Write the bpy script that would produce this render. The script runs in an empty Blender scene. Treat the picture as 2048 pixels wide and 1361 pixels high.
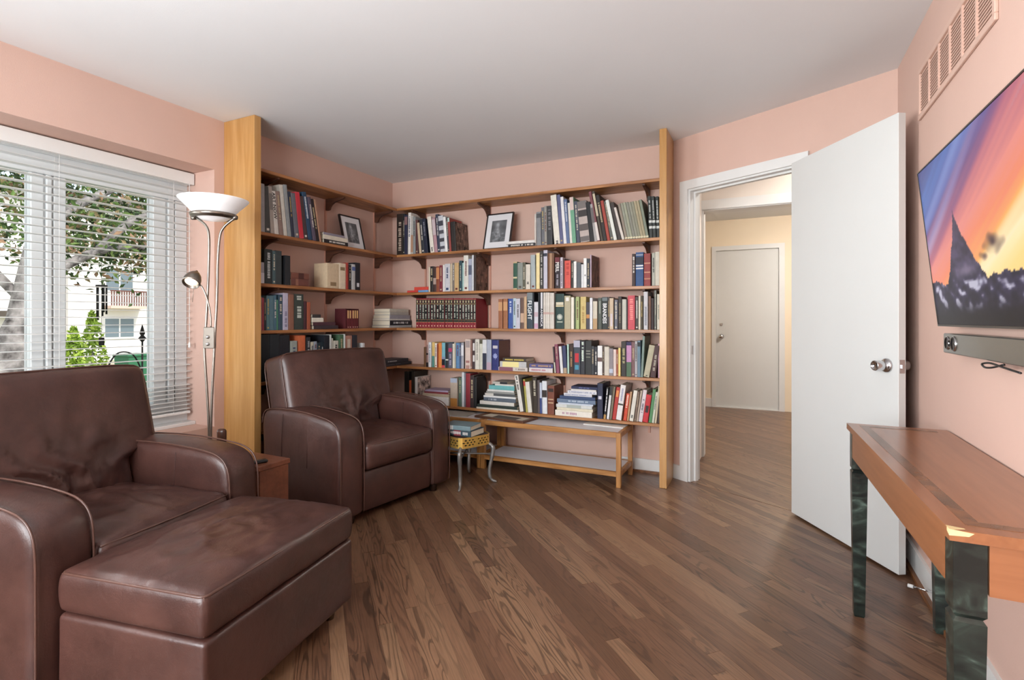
import bpy, math, random
import numpy as np
from mathutils import Vector, Matrix, noise
random.seed(7)
SC = bpy.context.scene
COL = SC.collection
PI = math.pi

# ------------------------------------------------------------------ camera, world, lights
CAM_H = 1.143
YAW = math.radians(26.1)
cam_d = bpy.data.cameras.new('camera')
cam_d.sensor_width = 36.0
cam_d.lens = 1046.0 / 2048.0 * 36.0
cam_d.shift_y = -40.5 / 2048.0
cam_d.clip_start = 0.02
cam = bpy.data.objects.new('camera', cam_d)
cam.location = (0, 0, CAM_H)
cam.rotation_euler = (PI / 2, 0, YAW)
COL.objects.link(cam)
SC.camera = cam

w = bpy.data.worlds.new('sky_world')
SC.world = w
w.use_nodes = True
nt = w.node_tree
nt.nodes.clear()
o_ = nt.nodes.new('ShaderNodeOutputWorld')
bg = nt.nodes.new('ShaderNodeBackground')
sky = nt.nodes.new('ShaderNodeTexSky')
sky.sky_type = 'NISHITA'
sky.sun_disc = False
sky.sun_elevation = math.radians(50)
sky.sun_rotation = math.radians(110)
sky.air_density = 1.0
sky.dust_density = 3.0
mixw = nt.nodes.new('ShaderNodeMix')
mixw.data_type = 'RGBA'
mixw.inputs[0].default_value = 0.72
mixw.inputs[7].default_value = (2.0, 2.06, 2.15, 1)
nt.links.new(sky.outputs[0], mixw.inputs[6])
nt.links.new(mixw.outputs[2], bg.inputs[0])
bg.inputs[1].default_value = SKY_STRENGTH = 0.6
nt.links.new(bg.outputs[0], o_.inputs[0])

def add_light(name, kind, loc, rot, energy, color=(1, 1, 1), **kw):
    d = bpy.data.lights.new(name, kind)
    d.energy = energy
    d.color = color
    for k, v in kw.items():
        setattr(d, k, v)
    o = bpy.data.objects.new(name, d)
    o.location = loc
    o.rotation_euler = rot
    COL.objects.link(o)
    return o

# the sun stands behind the house (over the right wall): it lights the garden and the neighbour, not the room
sun = add_light('sun', 'SUN', (8, 4, 12), (0, math.radians(40), math.radians(18)), 3.2, (1, .96, .9), angle=math.radians(.6))
# added area lights stand in for daylight: unseen left window bay, added rear window
add_light('window_bay_fill', 'AREA', (-3.72, .27, 1.30), (0, -PI / 2, 0), 205.0, (.95, .98, 1), shape='RECTANGLE', size=1.62, size_y=1.25, spread=math.radians(115))
add_light('rear_window_fill', 'AREA', (-1.45, -1.42, 1.35), (PI / 2, 0, 0), 215.0, (.95, .98, 1), shape='RECTANGLE', size=2.45, size_y=1.55)

vs = SC.view_settings
vs.view_transform = 'Standard'
vs.look = 'None'
vs.gamma = 1
vs.use_curve_mapping = False
vs.exposure = -0.17
SC.cycles.use_denoising = True
SC.cycles.max_bounces = 6
SC.cycles.diffuse_bounces = 3
SC.cycles.glossy_bounces = 3
SC.cycles.transmission_bounces = 2
SC.cycles.transparent_max_bounces = 10
SC.cycles.use_adaptive_sampling = True
SC.cycles.adaptive_threshold = .06
SC.cycles.adaptive_min_samples = 16
SC.cycles.sample_clamp_indirect = 6.0
SC.cycles.caustics_reflective = False
SC.cycles.caustics_refractive = False

# ------------------------------------------------------------------ helpers
def lin(hexs):
    c = [int(hexs[i:i + 2], 16) / 255 for i in (0, 2, 4)]
    return tuple(x / 12.92 if x <= .04045 else ((x + .055) / 1.055) ** 2.4 for x in c) + (1,)

MATS = {}
def mat(name, color='808080', rough=.5, metal=0.0, spec=.5, var=.0, vscale=6.0, bump=.0, bscale=60.0, coat=0.0, emit=None, estr=1.0, stretch=None, col2=None):
    """Principled material with procedural colour variation and relief."""
    if name in MATS:
        return MATS[name]
    m = bpy.data.materials.new(name)
    m.use_nodes = True
    n = m.node_tree.nodes
    l = m.node_tree.links
    b = n['Principled BSDF']
    b.inputs['Roughness'].default_value = rough
    b.inputs['Metallic'].default_value = metal
    b.inputs['Specular IOR Level'].default_value = spec
    b.inputs['Coat Weight'].default_value = coat
    b.inputs['Coat Roughness'].default_value = .15
    c = lin(color)
    b.inputs['Base Color'].default_value = c
    if var or bump or col2:
        tc = n.new('ShaderNodeTexCoord')
        mp = n.new('ShaderNodeMapping')
        if stretch:
            mp.inputs['Scale'].default_value = stretch
        l.new(tc.outputs['Object'], mp.inputs[0])
    if var or col2:
        nz = n.new('ShaderNodeTexNoise')
        nz.inputs['Scale'].default_value = vscale
        nz.inputs['Detail'].default_value = 5
        nz.inputs['Roughness'].default_value = .6
        l.new(mp.outputs[0], nz.inputs['Vector'])
        rp = n.new('ShaderNodeValToRGB')
        rp.color_ramp.elements[0].position = .3
        rp.color_ramp.elements[1].position = .7
        if col2:
            rp.color_ramp.elements[0].color = lin(col2)
            rp.color_ramp.elements[1].color = c
        else:
            rp.color_ramp.elements[0].color = tuple(x * (1 - var) for x in c[:3]) + (1,)
            rp.color_ramp.elements[1].color = tuple(min(1, x * (1 + var)) for x in c[:3]) + (1,)
        l.new(nz.outputs[0], rp.inputs[0])
        l.new(rp.outputs[0], b.inputs['Base Color'])
    if bump:
        nb = n.new('ShaderNodeTexNoise')
        nb.inputs['Scale'].default_value = bscale
        nb.inputs['Detail'].default_value = 3
        l.new(mp.outputs[0], nb.inputs['Vector'])
        bp = n.new('ShaderNodeBump')
        bp.inputs['Strength'].default_value = bump
        bp.inputs['Distance'].default_value = .01
        l.new(nb.outputs[0], bp.inputs['Height'])
        l.new(bp.outputs[0], b.inputs['Normal'])
    if emit:
        b.inputs['Emission Color'].default_value = lin(emit)
        b.inputs['Emission Strength'].default_value = estr
        if estr < 3:
            m.cycles.emission_sampling = 'NONE'
    MATS[name] = m
    return m

def wood(name, light, dark, rough=.4, axis=2, scale=1.0, coat=.0, bands=9.0, mixv=.5):
    """Wood with grain running along the object's axis (0, 1 or 2)."""
    if name in MATS:
        return MATS[name]
    m = bpy.data.materials.new(name)
    m.use_nodes = True
    n = m.node_tree.nodes
    l = m.node_tree.links
    b = n['Principled BSDF']
    b.inputs['Roughness'].default_value = rough
    b.inputs['Coat Weight'].default_value = coat
    b.inputs['Coat Roughness'].default_value = .12
    tc = n.new('ShaderNodeTexCoord')
    mp = n.new('ShaderNodeMapping')
    s = [7 * scale] * 3
    s[axis] = .55 * scale
    mp.inputs['Scale'].default_value = s
    oi = n.new('ShaderNodeObjectInfo')
    sc = n.new('ShaderNodeVectorMath')
    sc.operation = 'SCALE'
    l.new(oi.outputs['Location'], sc.inputs[0])
    sc.inputs['Scale'].default_value = 3.7
    l.new(tc.outputs['Object'], mp.inputs[0])
    l.new(sc.outputs[0], mp.inputs['Location'])
    nz = n.new('ShaderNodeTexNoise')
    nz.inputs['Scale'].default_value = 1
    nz.inputs['Detail'].default_value = 2
    l.new(mp.outputs[0], nz.inputs['Vector'])
    mu = n.new('ShaderNodeMath')
    mu.operation = 'MULTIPLY'
    mu.inputs[1].default_value = bands * 6.28
    l.new(nz.outputs[0], mu.inputs[0])
    sn = n.new('ShaderNodeMath')
    sn.operation = 'SINE'
    l.new(mu.outputs[0], sn.inputs[0])
    nf = n.new('ShaderNodeTexNoise')
    nf.inputs['Scale'].default_value = 9
    nf.inputs['Detail'].default_value = 4
    l.new(mp.outputs[0], nf.inputs['Vector'])
    ad = n.new('ShaderNodeMath')
    ad.operation = 'MULTIPLY_ADD'
    ad.inputs[1].default_value = .16
    l.new(sn.outputs[0], ad.inputs[0])
    l.new(nf.outputs[0], ad.inputs[2])
    rp = n.new('ShaderNodeValToRGB')
    rp.color_ramp.elements[0].position = .25
    rp.color_ramp.elements[1].position = .75
    rp.color_ramp.elements[0].color = lin(dark)
    rp.color_ramp.elements[1].color = lin(light)
    l.new(ad.outputs[0], rp.inputs[0])
    l.new(rp.outputs[0], b.inputs['Base Color'])
    MATS[name] = m
    return m

def objcolor_mat(name, rough=.55, spec=.4, coat=0.0):
    """Cloth / board cover: the colour is the object's own colour, with scuffs from noise."""
    m = bpy.data.materials.new(name)
    m.use_nodes = True
    n = m.node_tree.nodes
    l = m.node_tree.links
    b = n['Principled BSDF']
    b.inputs['Roughness'].default_value = rough
    b.inputs['Specular IOR Level'].default_value = spec
    oi = n.new('ShaderNodeObjectInfo')
    tc = n.new('ShaderNodeTexCoord')
    nz = n.new('ShaderNodeTexNoise')
    nz.inputs['Scale'].default_value = 45
    nz.inputs['Detail'].default_value = 4
    l.new(tc.outputs['Object'], nz.inputs['Vector'])
    mr = n.new('ShaderNodeMapRange')
    mr.inputs['To Min'].default_value = .8
    mr.inputs['To Max'].default_value = 1.15
    l.new(nz.outputs[0], mr.inputs[0])
    mx = n.new('ShaderNodeVectorMath')
    mx.operation = 'SCALE'
    l.new(oi.outputs['Color'], mx.inputs[0])
    l.new(mr.outputs[0], mx.inputs['Scale'])
    l.new(mx.outputs[0], b.inputs['Base Color'])
    MATS[name] = m
    return m

def attr_mat(name, attr='col', rough=.5, emit=0.0, spec=.3):
    m = bpy.data.materials.new(name)
    m.use_nodes = True
    n = m.node_tree.nodes
    l = m.node_tree.links
    b = n['Principled BSDF']
    b.inputs['Roughness'].default_value = rough
    b.inputs['Specular IOR Level'].default_value = spec
    at = n.new('ShaderNodeAttribute')
    at.attribute_name = attr
    if emit:
        b.inputs['Base Color'].default_value = (.01, .01, .01, 1)
        l.new(at.outputs['Color'], b.inputs['Emission Color'])
        b.inputs['Emission Strength'].default_value = emit
        m.cycles.emission_sampling = 'NONE'
    else:
        l.new(at.outputs['Color'], b.inputs['Base Color'])
    MATS[name] = m
    return m

class MB:
    """collects geometry for ONE mesh object"""
    def __init__(self):
        self.v, self.f, self.c = [], [], []
    def add(self, vs_, fs, col=None):
        k = len(self.v)
        self.v += [tuple(p) for p in vs_]
        self.f += [tuple(i + k for i in f) for f in fs]
        if col is not None:
            self.c += [col] * len(fs)
        return self
    def box(self, x0, x1, y0, y1, z0, z1, col=None):
        return self.add([(x0, y0, z0), (x1, y0, z0), (x1, y1, z0), (x0, y1, z0), (x0, y0, z1), (x1, y0, z1), (x1, y1, z1), (x0, y1, z1)],
                        [(0, 3, 2, 1), (4, 5, 6, 7), (0, 1, 5, 4), (1, 2, 6, 5), (2, 3, 7, 6), (3, 0, 4, 7)], col)
    def bbox(self, x0, x1, y0, y1, z0, z1, r=.003):
        """box with chamfered edges"""
        import itertools
        xs, ys, zs = (x0, x1), (y0, y1), (z0, z1)
        pts, idx = [], {}
        for i, j, k in itertools.product((0, 1), repeat=3):
            for a in range(3):
                p = [xs[i], ys[j], zs[k]]
                for b_ in range(3):
                    if b_ != a:
                        p[b_] += r if (i, j, k)[b_] == 0 else -r
                idx[(i, j, k, a)] = len(pts)
                pts.append(p)
        F_ = []
        cen = Vector(((x0 + x1) / 2, (y0 + y1) / 2, (z0 + z1) / 2))
        def q(*ids):
            a = [Vector(pts[i]) for i in ids]
            nrm = (a[1] - a[0]).cross(a[2] - a[0])
            if nrm.dot(sum(a, Vector()) / len(a) - cen) < 0:
                ids = ids[::-1]
            F_.append(ids)
        for a in range(3):
            b_, c_ = (a + 1) % 3, (a + 2) % 3
            for s in (0, 1):
                def g(u, v_):
                    t = [0, 0, 0]
                    t[a], t[b_], t[c_] = s, u, v_
                    return idx[(t[0], t[1], t[2], a)]
                q(g(0, 0), g(1, 0), g(1, 1), g(0, 1))
        for a in range(3):
            b_, c_ = (a + 1) % 3, (a + 2) % 3
            for u in (0, 1):
                for v_ in (0, 1):
                    def g(s, ax):
                        t = [0, 0, 0]
                        t[a], t[b_], t[c_] = s, u, v_
                        return idx[(t[0], t[1], t[2], ax)]
                    q(g(0, b_), g(1, b_), g(1, c_), g(0, c_))
        for i, j, k in itertools.product((0, 1), repeat=3):
            q(idx[(i, j, k, 0)], idx[(i, j, k, 1)], idx[(i, j, k, 2)])
        return self.add(pts, F_)
    def poly(self, pts, z0, z1):
        """vertical prism over a 2D polygon (counter-clockwise)"""
        n = len(pts)
        return self.add([(x, y, z0) for x, y in pts] + [(x, y, z1) for x, y in pts],
                        [tuple(range(n))[::-1], tuple(range(n, 2 * n))] + [(i, (i + 1) % n, n + (i + 1) % n, n + i) for i in range(n)])
    def lathe(self, prof, n=24, c=(0, 0, 0), M=None, cap=True):
        vs_, fs = [], []
        for r, z in prof:
            for i in range(n):
                a = 2 * PI * i / n
                p = Vector((r * math.cos(a), r * math.sin(a), z))
                if M:
                    p = M @ p
                vs_.append(p + Vector(c))
        for k in range(len(prof) - 1):
            for i in range(n):
                j = (i + 1) % n
                fs.append((k * n + i, k * n + j, (k + 1) * n + j, (k + 1) * n + i))
        if cap and prof[0][0] > 1e-4:
            fs.append(tuple(range(n))[::-1])
        if cap and prof[-1][0] > 1e-4:
            fs.append(tuple((len(prof) - 1) * n + i for i in range(n)))
        return self.add(vs_, fs)
    def tube(self, pts, r, n=8, closed=False, flat=1.0):
        pts = [Vector(p) for p in pts]
        N = len(pts)
        rs = r if isinstance(r, (list, tuple)) else [r] * N
        up = Vector((0, 0, 1))
        vs_, fs = [], []
        prev = None
        for i, p in enumerate(pts):
            if closed:
                t = (pts[(i + 1) % N] - pts[i - 1]).normalized()
            else:
                t = (pts[min(i + 1, N - 1)] - pts[max(i - 1, 0)]).normalized()
            if prev is None:
                a = up if abs(t.dot(up)) < .9 else Vector((1, 0, 0))
                u = (a - t * a.dot(t)).normalized()
            else:
                u = (prev - t * prev.dot(t)).normalized()
            prev = u
            v_ = t.cross(u)
            for k in range(n):
                an = 2 * PI * k / n
                vs_.append(p + (u * math.cos(an) + v_ * math.sin(an) * flat) * rs[i])
        for i in range(N if closed else N - 1):
            j = (i + 1) % N
            for k in range(n):
                l_ = (k + 1) % n
                fs.append((i * n + k, i * n + l_, j * n + l_, j * n + k))
        if not closed:
            fs.append(tuple(range(n))[::-1])
            fs.append(tuple((N - 1) * n + k for k in range(n)))
        return self.add(vs_, fs)
    def mesh(self, name, material, smooth=False):
        me = bpy.data.meshes.new(name)
        me.from_pydata(self.v, [], self.f)
        if self.c:
            at = me.attributes.new('col', 'FLOAT_COLOR', 'FACE')
            at.data.foreach_set('color', [x for c in self.c for x in c])
        if smooth:
            me.polygons.foreach_set('use_smooth', [True] * len(me.polygons))
        me.materials.append(material)
        me.update()
        return me
    def obj(self, name, material, parent=None, smooth=False, loc=None, rot=None):
        return link(name, self.mesh(name, material, smooth), parent, loc, rot)

def link(name, data, parent=None, loc=None, rot=None):
    o = bpy.data.objects.new(name, data)
    COL.objects.link(o)
    if parent:
        o.parent = parent
    if loc:
        o.location = loc
    if rot:
        o.rotation_euler = rot
    return o

def tag(o, label, cat, group=None):
    o['label'] = label
    o['category'] = cat
    if group:
        o['group'] = group
    return o

def struct(o):
    o['kind'] = 'structure'
    return o

def thing(name, label, cat, loc=(0, 0, 0), rz=0, group=None):
    return tag(link(name, None, None, loc, (0, 0, rz)), label, cat, group)

def dup(root, parent=None):
    c = root.copy()
    COL.objects.link(c)
    c.parent = parent
    for ch in list(root.children):
        dup(ch, c)
    return c

def rbox(hx, hy, hz, r, step=.03, rs=4):
    """rounded box surface as (verts, faces), centred, half sizes hx hy hz"""
    H = (hx, hy, hz)
    ax = []
    for h in H:
        e = [-h + r * (1 - math.cos(PI / 2 * i / rs)) * 1.0 for i in range(rs)]
        m = max(1, int(round(2 * (h - r) / step)))
        mid = [-(h - r) + 2 * (h - r) * i / m for i in range(m + 1)]
        ax.append(e + mid + [-x for x in e[::-1]])
    V, idx, F_ = [], {}, []
    def vid(p):
        k = (round(p[0], 5), round(p[1], 5), round(p[2], 5))
        if k not in idx:
            inn = [max(-(H[i] - r), min(H[i] - r, p[i])) for i in range(3)]
            d = Vector([p[i] - inn[i] for i in range(3)])
            if d.length > 0:
                d = d.normalized() * r
            idx[k] = len(V)
            V.append(Vector(inn) + d)
        return idx[k]
    for a in range(3):
        b_, c_ = (a + 1) % 3, (a + 2) % 3
        for s in (-1, 1):
            for i in range(len(ax[b_]) - 1):
                for j in range(len(ax[c_]) - 1):
                    q = []
                    for (u, v_) in ((i, j), (i + 1, j), (i + 1, j + 1), (i, j + 1)):
                        p = [0, 0, 0]
                        p[a], p[b_], p[c_] = s * H[a], ax[b_][u], ax[c_][v_]
                        q.append(vid(p))
                    F_.append(tuple(q if s > 0 else q[::-1]))
    return V, F_

def nz(x, y, z=0.0):
    return noise.noise(Vector((x, y, z)))

def sstep(a, b, x):
    t = max(0, min(1, (x - a) / (b - a)))
    return t * t * (3 - 2 * t)

# ------------------------------------------------------------------ the setting
XL, YB, XR, ZC, YR = -3.205, 3.963, .600, 2.44, -1.2     # left wall, back wall, right wall, ceiling, rear wall
P0, P1 = (-.625, 3.925), (.600, 3.297)                    # the angled doorway wall
LD = math.hypot(P1[0] - P0[0], P1[1] - P0[1])
ED = ((P1[0] - P0[0]) / LD, (P1[1] - P0[1]) / LD)
ND = (-ED[1], ED[0])                                      # points into the hall
if ND[1] < 0:
    ND = (-ND[0], -ND[1])
def dw(t, n=0.0):
    return (P0[0] + ED[0] * t + ND[0] * n, P0[1] + ED[1] * t + ND[1] * n)

M_wall = mat('pink_paint', 'd2b1a3', .62, spec=.25, var=.025, vscale=2.5, bump=.06, bscale=220)
M_ceil = mat('ceiling_paint', 'e9ebed', .8, spec=.2, var=.01, vscale=2, bump=.04, bscale=200)
M_trim = mat('white_trim_paint', 'dfdfdd', .35, var=.015, vscale=8)
M_cream = mat('cream_paint', 'efdfc6', .65, spec=.25, var=.02, vscale=2)
M_hallw = mat('hall_paint', 'e6dcd2', .65, spec=.25, var=.02, vscale=2)
M_shoe = wood('shoe_wood', '8a5a36', '5f3a20', .4, 1)

# floor planks, laid on the diagonal
def clip(poly, a, b, c):
    out = []
    for i in range(len(poly)):
        p, q = poly[i], poly[(i + 1) % len(poly)]
        dp, dq = a * p[0] + b * p[1] - c, a * q[0] + b * q[1] - c
        if dp <= 0:
            out.append(p)
        if (dp < 0 < dq) or (dq < 0 < dp):
            t = dp / (dp - dq)
            out.append((p[0] + (q[0] - p[0]) * t, p[1] + (q[1] - p[1]) * t))
    return out
def clip_to(poly, conv):
    for i in range(len(conv)):
        p, q = conv[i], conv[(i + 1) % len(conv)]
        ex, ey = q[0] - p[0], q[1] - p[1]
        poly = clip(poly, ey, -ex, ey * p[0] - ex * p[1])
        if len(poly) < 3:
            return []
    return poly
ROOM = [(XL, YR), (XR, YR), (XR, P1[1]), (P0[0] - (YB - P0[1]) * 1.225 / .628, YB), (XL, YB)]
HALL = [dw(-.9, 0), dw(2.4, 0), (1.7, 3.4), (1.7, 7.42), (-1.75, 7.42), (-1.75, 4.5)]
PA = math.radians(90 + 47)                                # plank direction
pd = (math.cos(PA), math.sin(PA))
pn = (-pd[1], pd[0])
PW = .0572

def floor_material():
    m = bpy.data.materials.new('oak_floor')
    m.use_nodes = True
    n = m.node_tree.nodes
    l = m.node_tree.links
    b = n['Principled BSDF']
    tc = n.new('ShaderNodeTexCoord')
    rot = n.new('ShaderNodeMapping')
    rot.vector_type = 'POINT'
    rot.inputs['Rotation'].default_value = (0, 0, -PA)
    l.new(tc.outputs['Object'], rot.inputs[0])
    at = n.new('ShaderNodeAttribute')
    at.attribute_name = 'pv'
    cmb = n.new('ShaderNodeCombineXYZ')
    mul = n.new('ShaderNodeMath')
    mul.operation = 'MULTIPLY'
    mul.inputs[1].default_value = 37.0
    l.new(at.outputs['Fac'], mul.inputs[0])
    l.new(mul.outputs[0], cmb.inputs['Z'])
    l.new(mul.outputs[0], cmb.inputs['X'])
    mp = n.new('ShaderNodeMapping')
    mp.inputs['Scale'].default_value = (1.5, 13, 1)
    l.new(rot.outputs[0], mp.inputs[0])
    l.new(cmb.outputs[0], mp.inputs['Location'])
    n1 = n.new('ShaderNodeTexNoise')
    n1.inputs['Scale'].default_value = 1.0
    n1.inputs['Detail'].default_value = 1.4
    n1.inputs['Roughness'].default_value = .45
    n1.inputs['Distortion'].default_value = .35
    l.new(mp.outputs[0], n1.inputs['Vector'])
    m1 = n.new('ShaderNodeMath')
    m1.operation = 'MULTIPLY'
    m1.inputs[1].default_value = 95.0
    l.new(n1.outputs[0], m1.inputs[0])
    s1 = n.new('ShaderNodeMath')
    s1.operation = 'SINE'
    l.new(m1.outputs[0], s1.inputs[0])
    r1 = n.new('ShaderNodeValToRGB')
    r1.color_ramp.elements[0].position = .35
    r1.color_ramp.elements[1].position = .85
    l.new(s1.outputs[0], r1.inputs[0])
    # fine pores
    mp2 = n.new('ShaderNodeMapping')
    mp2.inputs['Scale'].default_value = (9, 260, 1)
    l.new(rot.outputs[0], mp2.inputs[0])
    l.new(cmb.outputs[0], mp2.inputs['Location'])
    n2 = n.new('ShaderNodeTexNoise')
    n2.inputs['Detail'].default_value = 3
    n2.inputs['Scale'].default_value = 1
    l.new(mp2.outputs[0], n2.inputs['Vector'])
    # plank tone
    rt = n.new('ShaderNodeValToRGB')
    e = rt.color_ramp.elements
    e[0].position, e[0].color = 0.0, lin(FLOOR_C[0])
    e[1].position, e[1].color = 1.0, lin(FLOOR_C[3])
    a1 = e.new(.35)
    a1.color = lin(FLOOR_C[1])
    a2 = e.new(.72)
    a2.color = lin(FLOOR_C[2])
    l.new(at.outputs['Fac'], rt.inputs[0])
    # large-scale blotches along the plank
    n3 = n.new('ShaderNodeTexNoise')
    n3.inputs['Scale'].default_value = .35
    l.new(mp.outputs[0], n3.inputs['Vector'])
    mr3 = n.new('ShaderNodeMapRange')
    mr3.inputs['To Min'].default_value = .78
    mr3.inputs['To Max'].default_value = 1.22
    l.new(n3.outputs[0], mr3.inputs[0])
    sc3 = n.new('ShaderNodeVectorMath')
    sc3.operation = 'SCALE'
    l.new(rt.outputs[0], sc3.inputs[0])
    l.new(mr3.outputs[0], sc3.inputs['Scale'])
    mr2 = n.new('ShaderNodeMapRange')
    mr2.inputs['From Min'].default_value = .35
    mr2.inputs['From Max'].default_value = .65
    mr2.inputs['To Min'].default_value = .82
    mr2.inputs['To Max'].default_value = 1.12
    l.new(n2.outputs[0], mr2.inputs[0])
    # grain strength differs from plank to plank
    fr = n.new('ShaderNodeMath')
    fr.operation = 'FRACT'
    m7 = n.new('ShaderNodeMath')
    m7.operation = 'MULTIPLY'
    m7.inputs[1].default_value = 7.31
    l.new(at.outputs['Fac'], m7.inputs[0])
    l.new(m7.outputs[0], fr.inputs[0])
    gs = n.new('ShaderNodeMapRange')
    gs.inputs['To Min'].default_value = .12
    gs.inputs['To Max'].default_value = .62
    l.new(fr.outputs[0], gs.inputs[0])
    gm = n.new('ShaderNodeMath')
    gm.operation = 'MULTIPLY'
    l.new(r1.outputs[0], gm.inputs[0])
    l.new(gs.outputs[0], gm.inputs[1])
    mxg = n.new('ShaderNodeMix')
    mxg.data_type = 'RGBA'
    l.new(gm.outputs[0], mxg.inputs[0])
    l.new(sc3.outputs[0], mxg.inputs[6])
    mxg.inputs[7].default_value = lin('22130b')
    sc2 = n.new('ShaderNodeVectorMath')
    sc2.operation = 'SCALE'
    l.new(mxg.outputs[2], sc2.inputs[0])
    l.new(mr2.outputs[0], sc2.inputs['Scale'])
    l.new(sc2.outputs[0], b.inputs['Base Color'])
    rr = n.new('ShaderNodeMapRange')
    rr.inputs['To Min'].default_value = .28
    rr.inputs['To Max'].default_value = .40
    l.new(n2.outputs[0], rr.inputs[0])
    l.new(rr.outputs[0], b.inputs['Roughness'])
    b.inputs['Specular IOR Level'].default_value = .62
    bp = n.new('ShaderNodeBump')
    bp.inputs['Strength'].default_value = .08
    bp.inputs['Distance'].default_value = .003
    l.new(n2.outputs[0], bp.inputs['Height'])
    l.new(bp.outputs[0], b.inputs['Normal'])
    return m
FLOOR_C = ('5e4230', '70503c', '7c5c45', '8a6a50')
M_floor = floor_material()

floor = struct(MB().poly([(XL - .05, YR - .05), (1.75, YR - .05), (1.75, 7.5), (XL - .05, 7.5)], -.06, -.010)
               .obj('floor', mat('subfloor', '2a1c14', .9, var=.1)))
planks = []
rk = random.Random(11)
row0, row1 = -110, 175
for r_ in range(row0, row1):
    d0 = r_ * PW
    s = -7.5 - rk.random()
    while s < 7.5:
        ln = rk.uniform(.38, 1.45)
        a, b_ = s + .0004, s + ln - .0004
        q = [(pd[0] * u + pn[0] * v_, pd[1] * u + pn[1] * v_) for u, v_ in ((a, d0 + .0003), (b_, d0 + .0003), (b_, d0 + PW - .0003), (a, d0 + PW - .0003))]
        s += ln
        for reg in (ROOM, HALL):
            c = clip_to(q, reg)
            if len(c) >= 3:
                area = abs(sum(c[i][0] * c[(i + 1) % len(c)][1] - c[(i + 1) % len(c)][0] * c[i][1] for i in range(len(c)))) / 2
                if area < 3e-4:
                    continue
                cx = sum(p[0] for p in c) / len(c)
                cy = sum(p[1] for p in c) / len(c)
                fwd = -math.sin(YAW) * cx + math.cos(YAW) * cy
                lat = math.cos(YAW) * cx + math.sin(YAW) * cy
                # floor that furniture covers or that lies behind the camera ranks last
                ok = fwd > .9 and abs(lat) < fwd * 1.05 and not (cx < -1.85 and cy < 2.3) and not (cx < -2.1 and cy < 3.2) and not (cx < -.7 and cy > 3.95) and not (cx > .6 and cy > 3.3)
                planks.append(((area / (fwd ** 2.6) if ok else -1), c, rk.random()))
planks.sort(key=lambda t: -t[0])
def plank_mb(c, pv, mb):
    z = -.0004 * ((pv * 13.7) % 1)
    k = len(c)
    mb.add([(x, y, z) for x, y in c] + [(x, y, -.010) for x, y in c],
           [tuple(range(k))] + [(i, k + i, k + (i + 1) % k, (i + 1) % k) for i in range(k)])
    return k + 1
rest, rest_pv = MB(), []
for i, (sc_, c, pv) in enumerate(planks):
    if i < 300 and sc_ > 0:
        mb = MB()
        nf_ = plank_mb(c, pv, mb)
        me = mb.mesh('plank', M_floor)
        at = me.attributes.new('pv', 'FLOAT', 'FACE')
        at.data.foreach_set('value', [pv] * nf_)
        link('plank', me, floor)
    else:
        rest_pv += [pv] * plank_mb(c, pv, rest)
me = rest.mesh('plank_field', M_floor)
at = me.attributes.new('pv', 'FLOAT', 'FACE')
at.data.foreach_set('value', rest_pv)
o = link('plank_field', me, floor)
o['kind'] = 'stuff'

# ceiling
struct(MB().poly([(XL - .4, YR - .15), (1.9, YR - .15), (1.9, 7.6), (XL - .4, 7.6)], ZC, ZC + .1).obj('ceiling', M_ceil))

# left wall with the deep window recess
WY0, WY1, WZ0, WZ1 = -.30, 2.182, .455, 2.112
WD = .36
mb = MB()
mb.box(XL - WD, XL, YR - .15, YB + .15, -.05, WZ0)
mb.box(XL - WD, XL, YR - .15, YB + .15, WZ1, ZC)
mb.box(XL - WD, XL, YR - .15, WY0, WZ0, WZ1)
mb.box(XL - WD, XL, WY1, YB + .15, WZ0, WZ1)
struct(mb.obj('wall_left', M_wall))
# back wall
struct(MB().box(XL - .15, -.62, YB, YB + .14, -.05, ZC).obj('wall_back', M_wall))
# right wall
struct(MB().box(XR, XR + .14, YR - .15, P1[1] + .05, -.05, ZC).obj('wall_right', M_wall))
# rear wall behind the camera, with a window added to admit fill light
RW = (-2.7, -.2, .55, 2.15)
mb = MB()
mb.box(XL - .2, RW[0], YR - .15, YR, -.05, ZC)
mb.box(RW[1], XR + .14, YR - .15, YR, -.05, ZC)
mb.box(RW[0], RW[1], YR - .15, YR, -.05, RW[2])
mb.box(RW[0], RW[1], YR - .15, YR, RW[3], ZC)
struct(mb.obj('wall_rear', M_wall))

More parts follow.
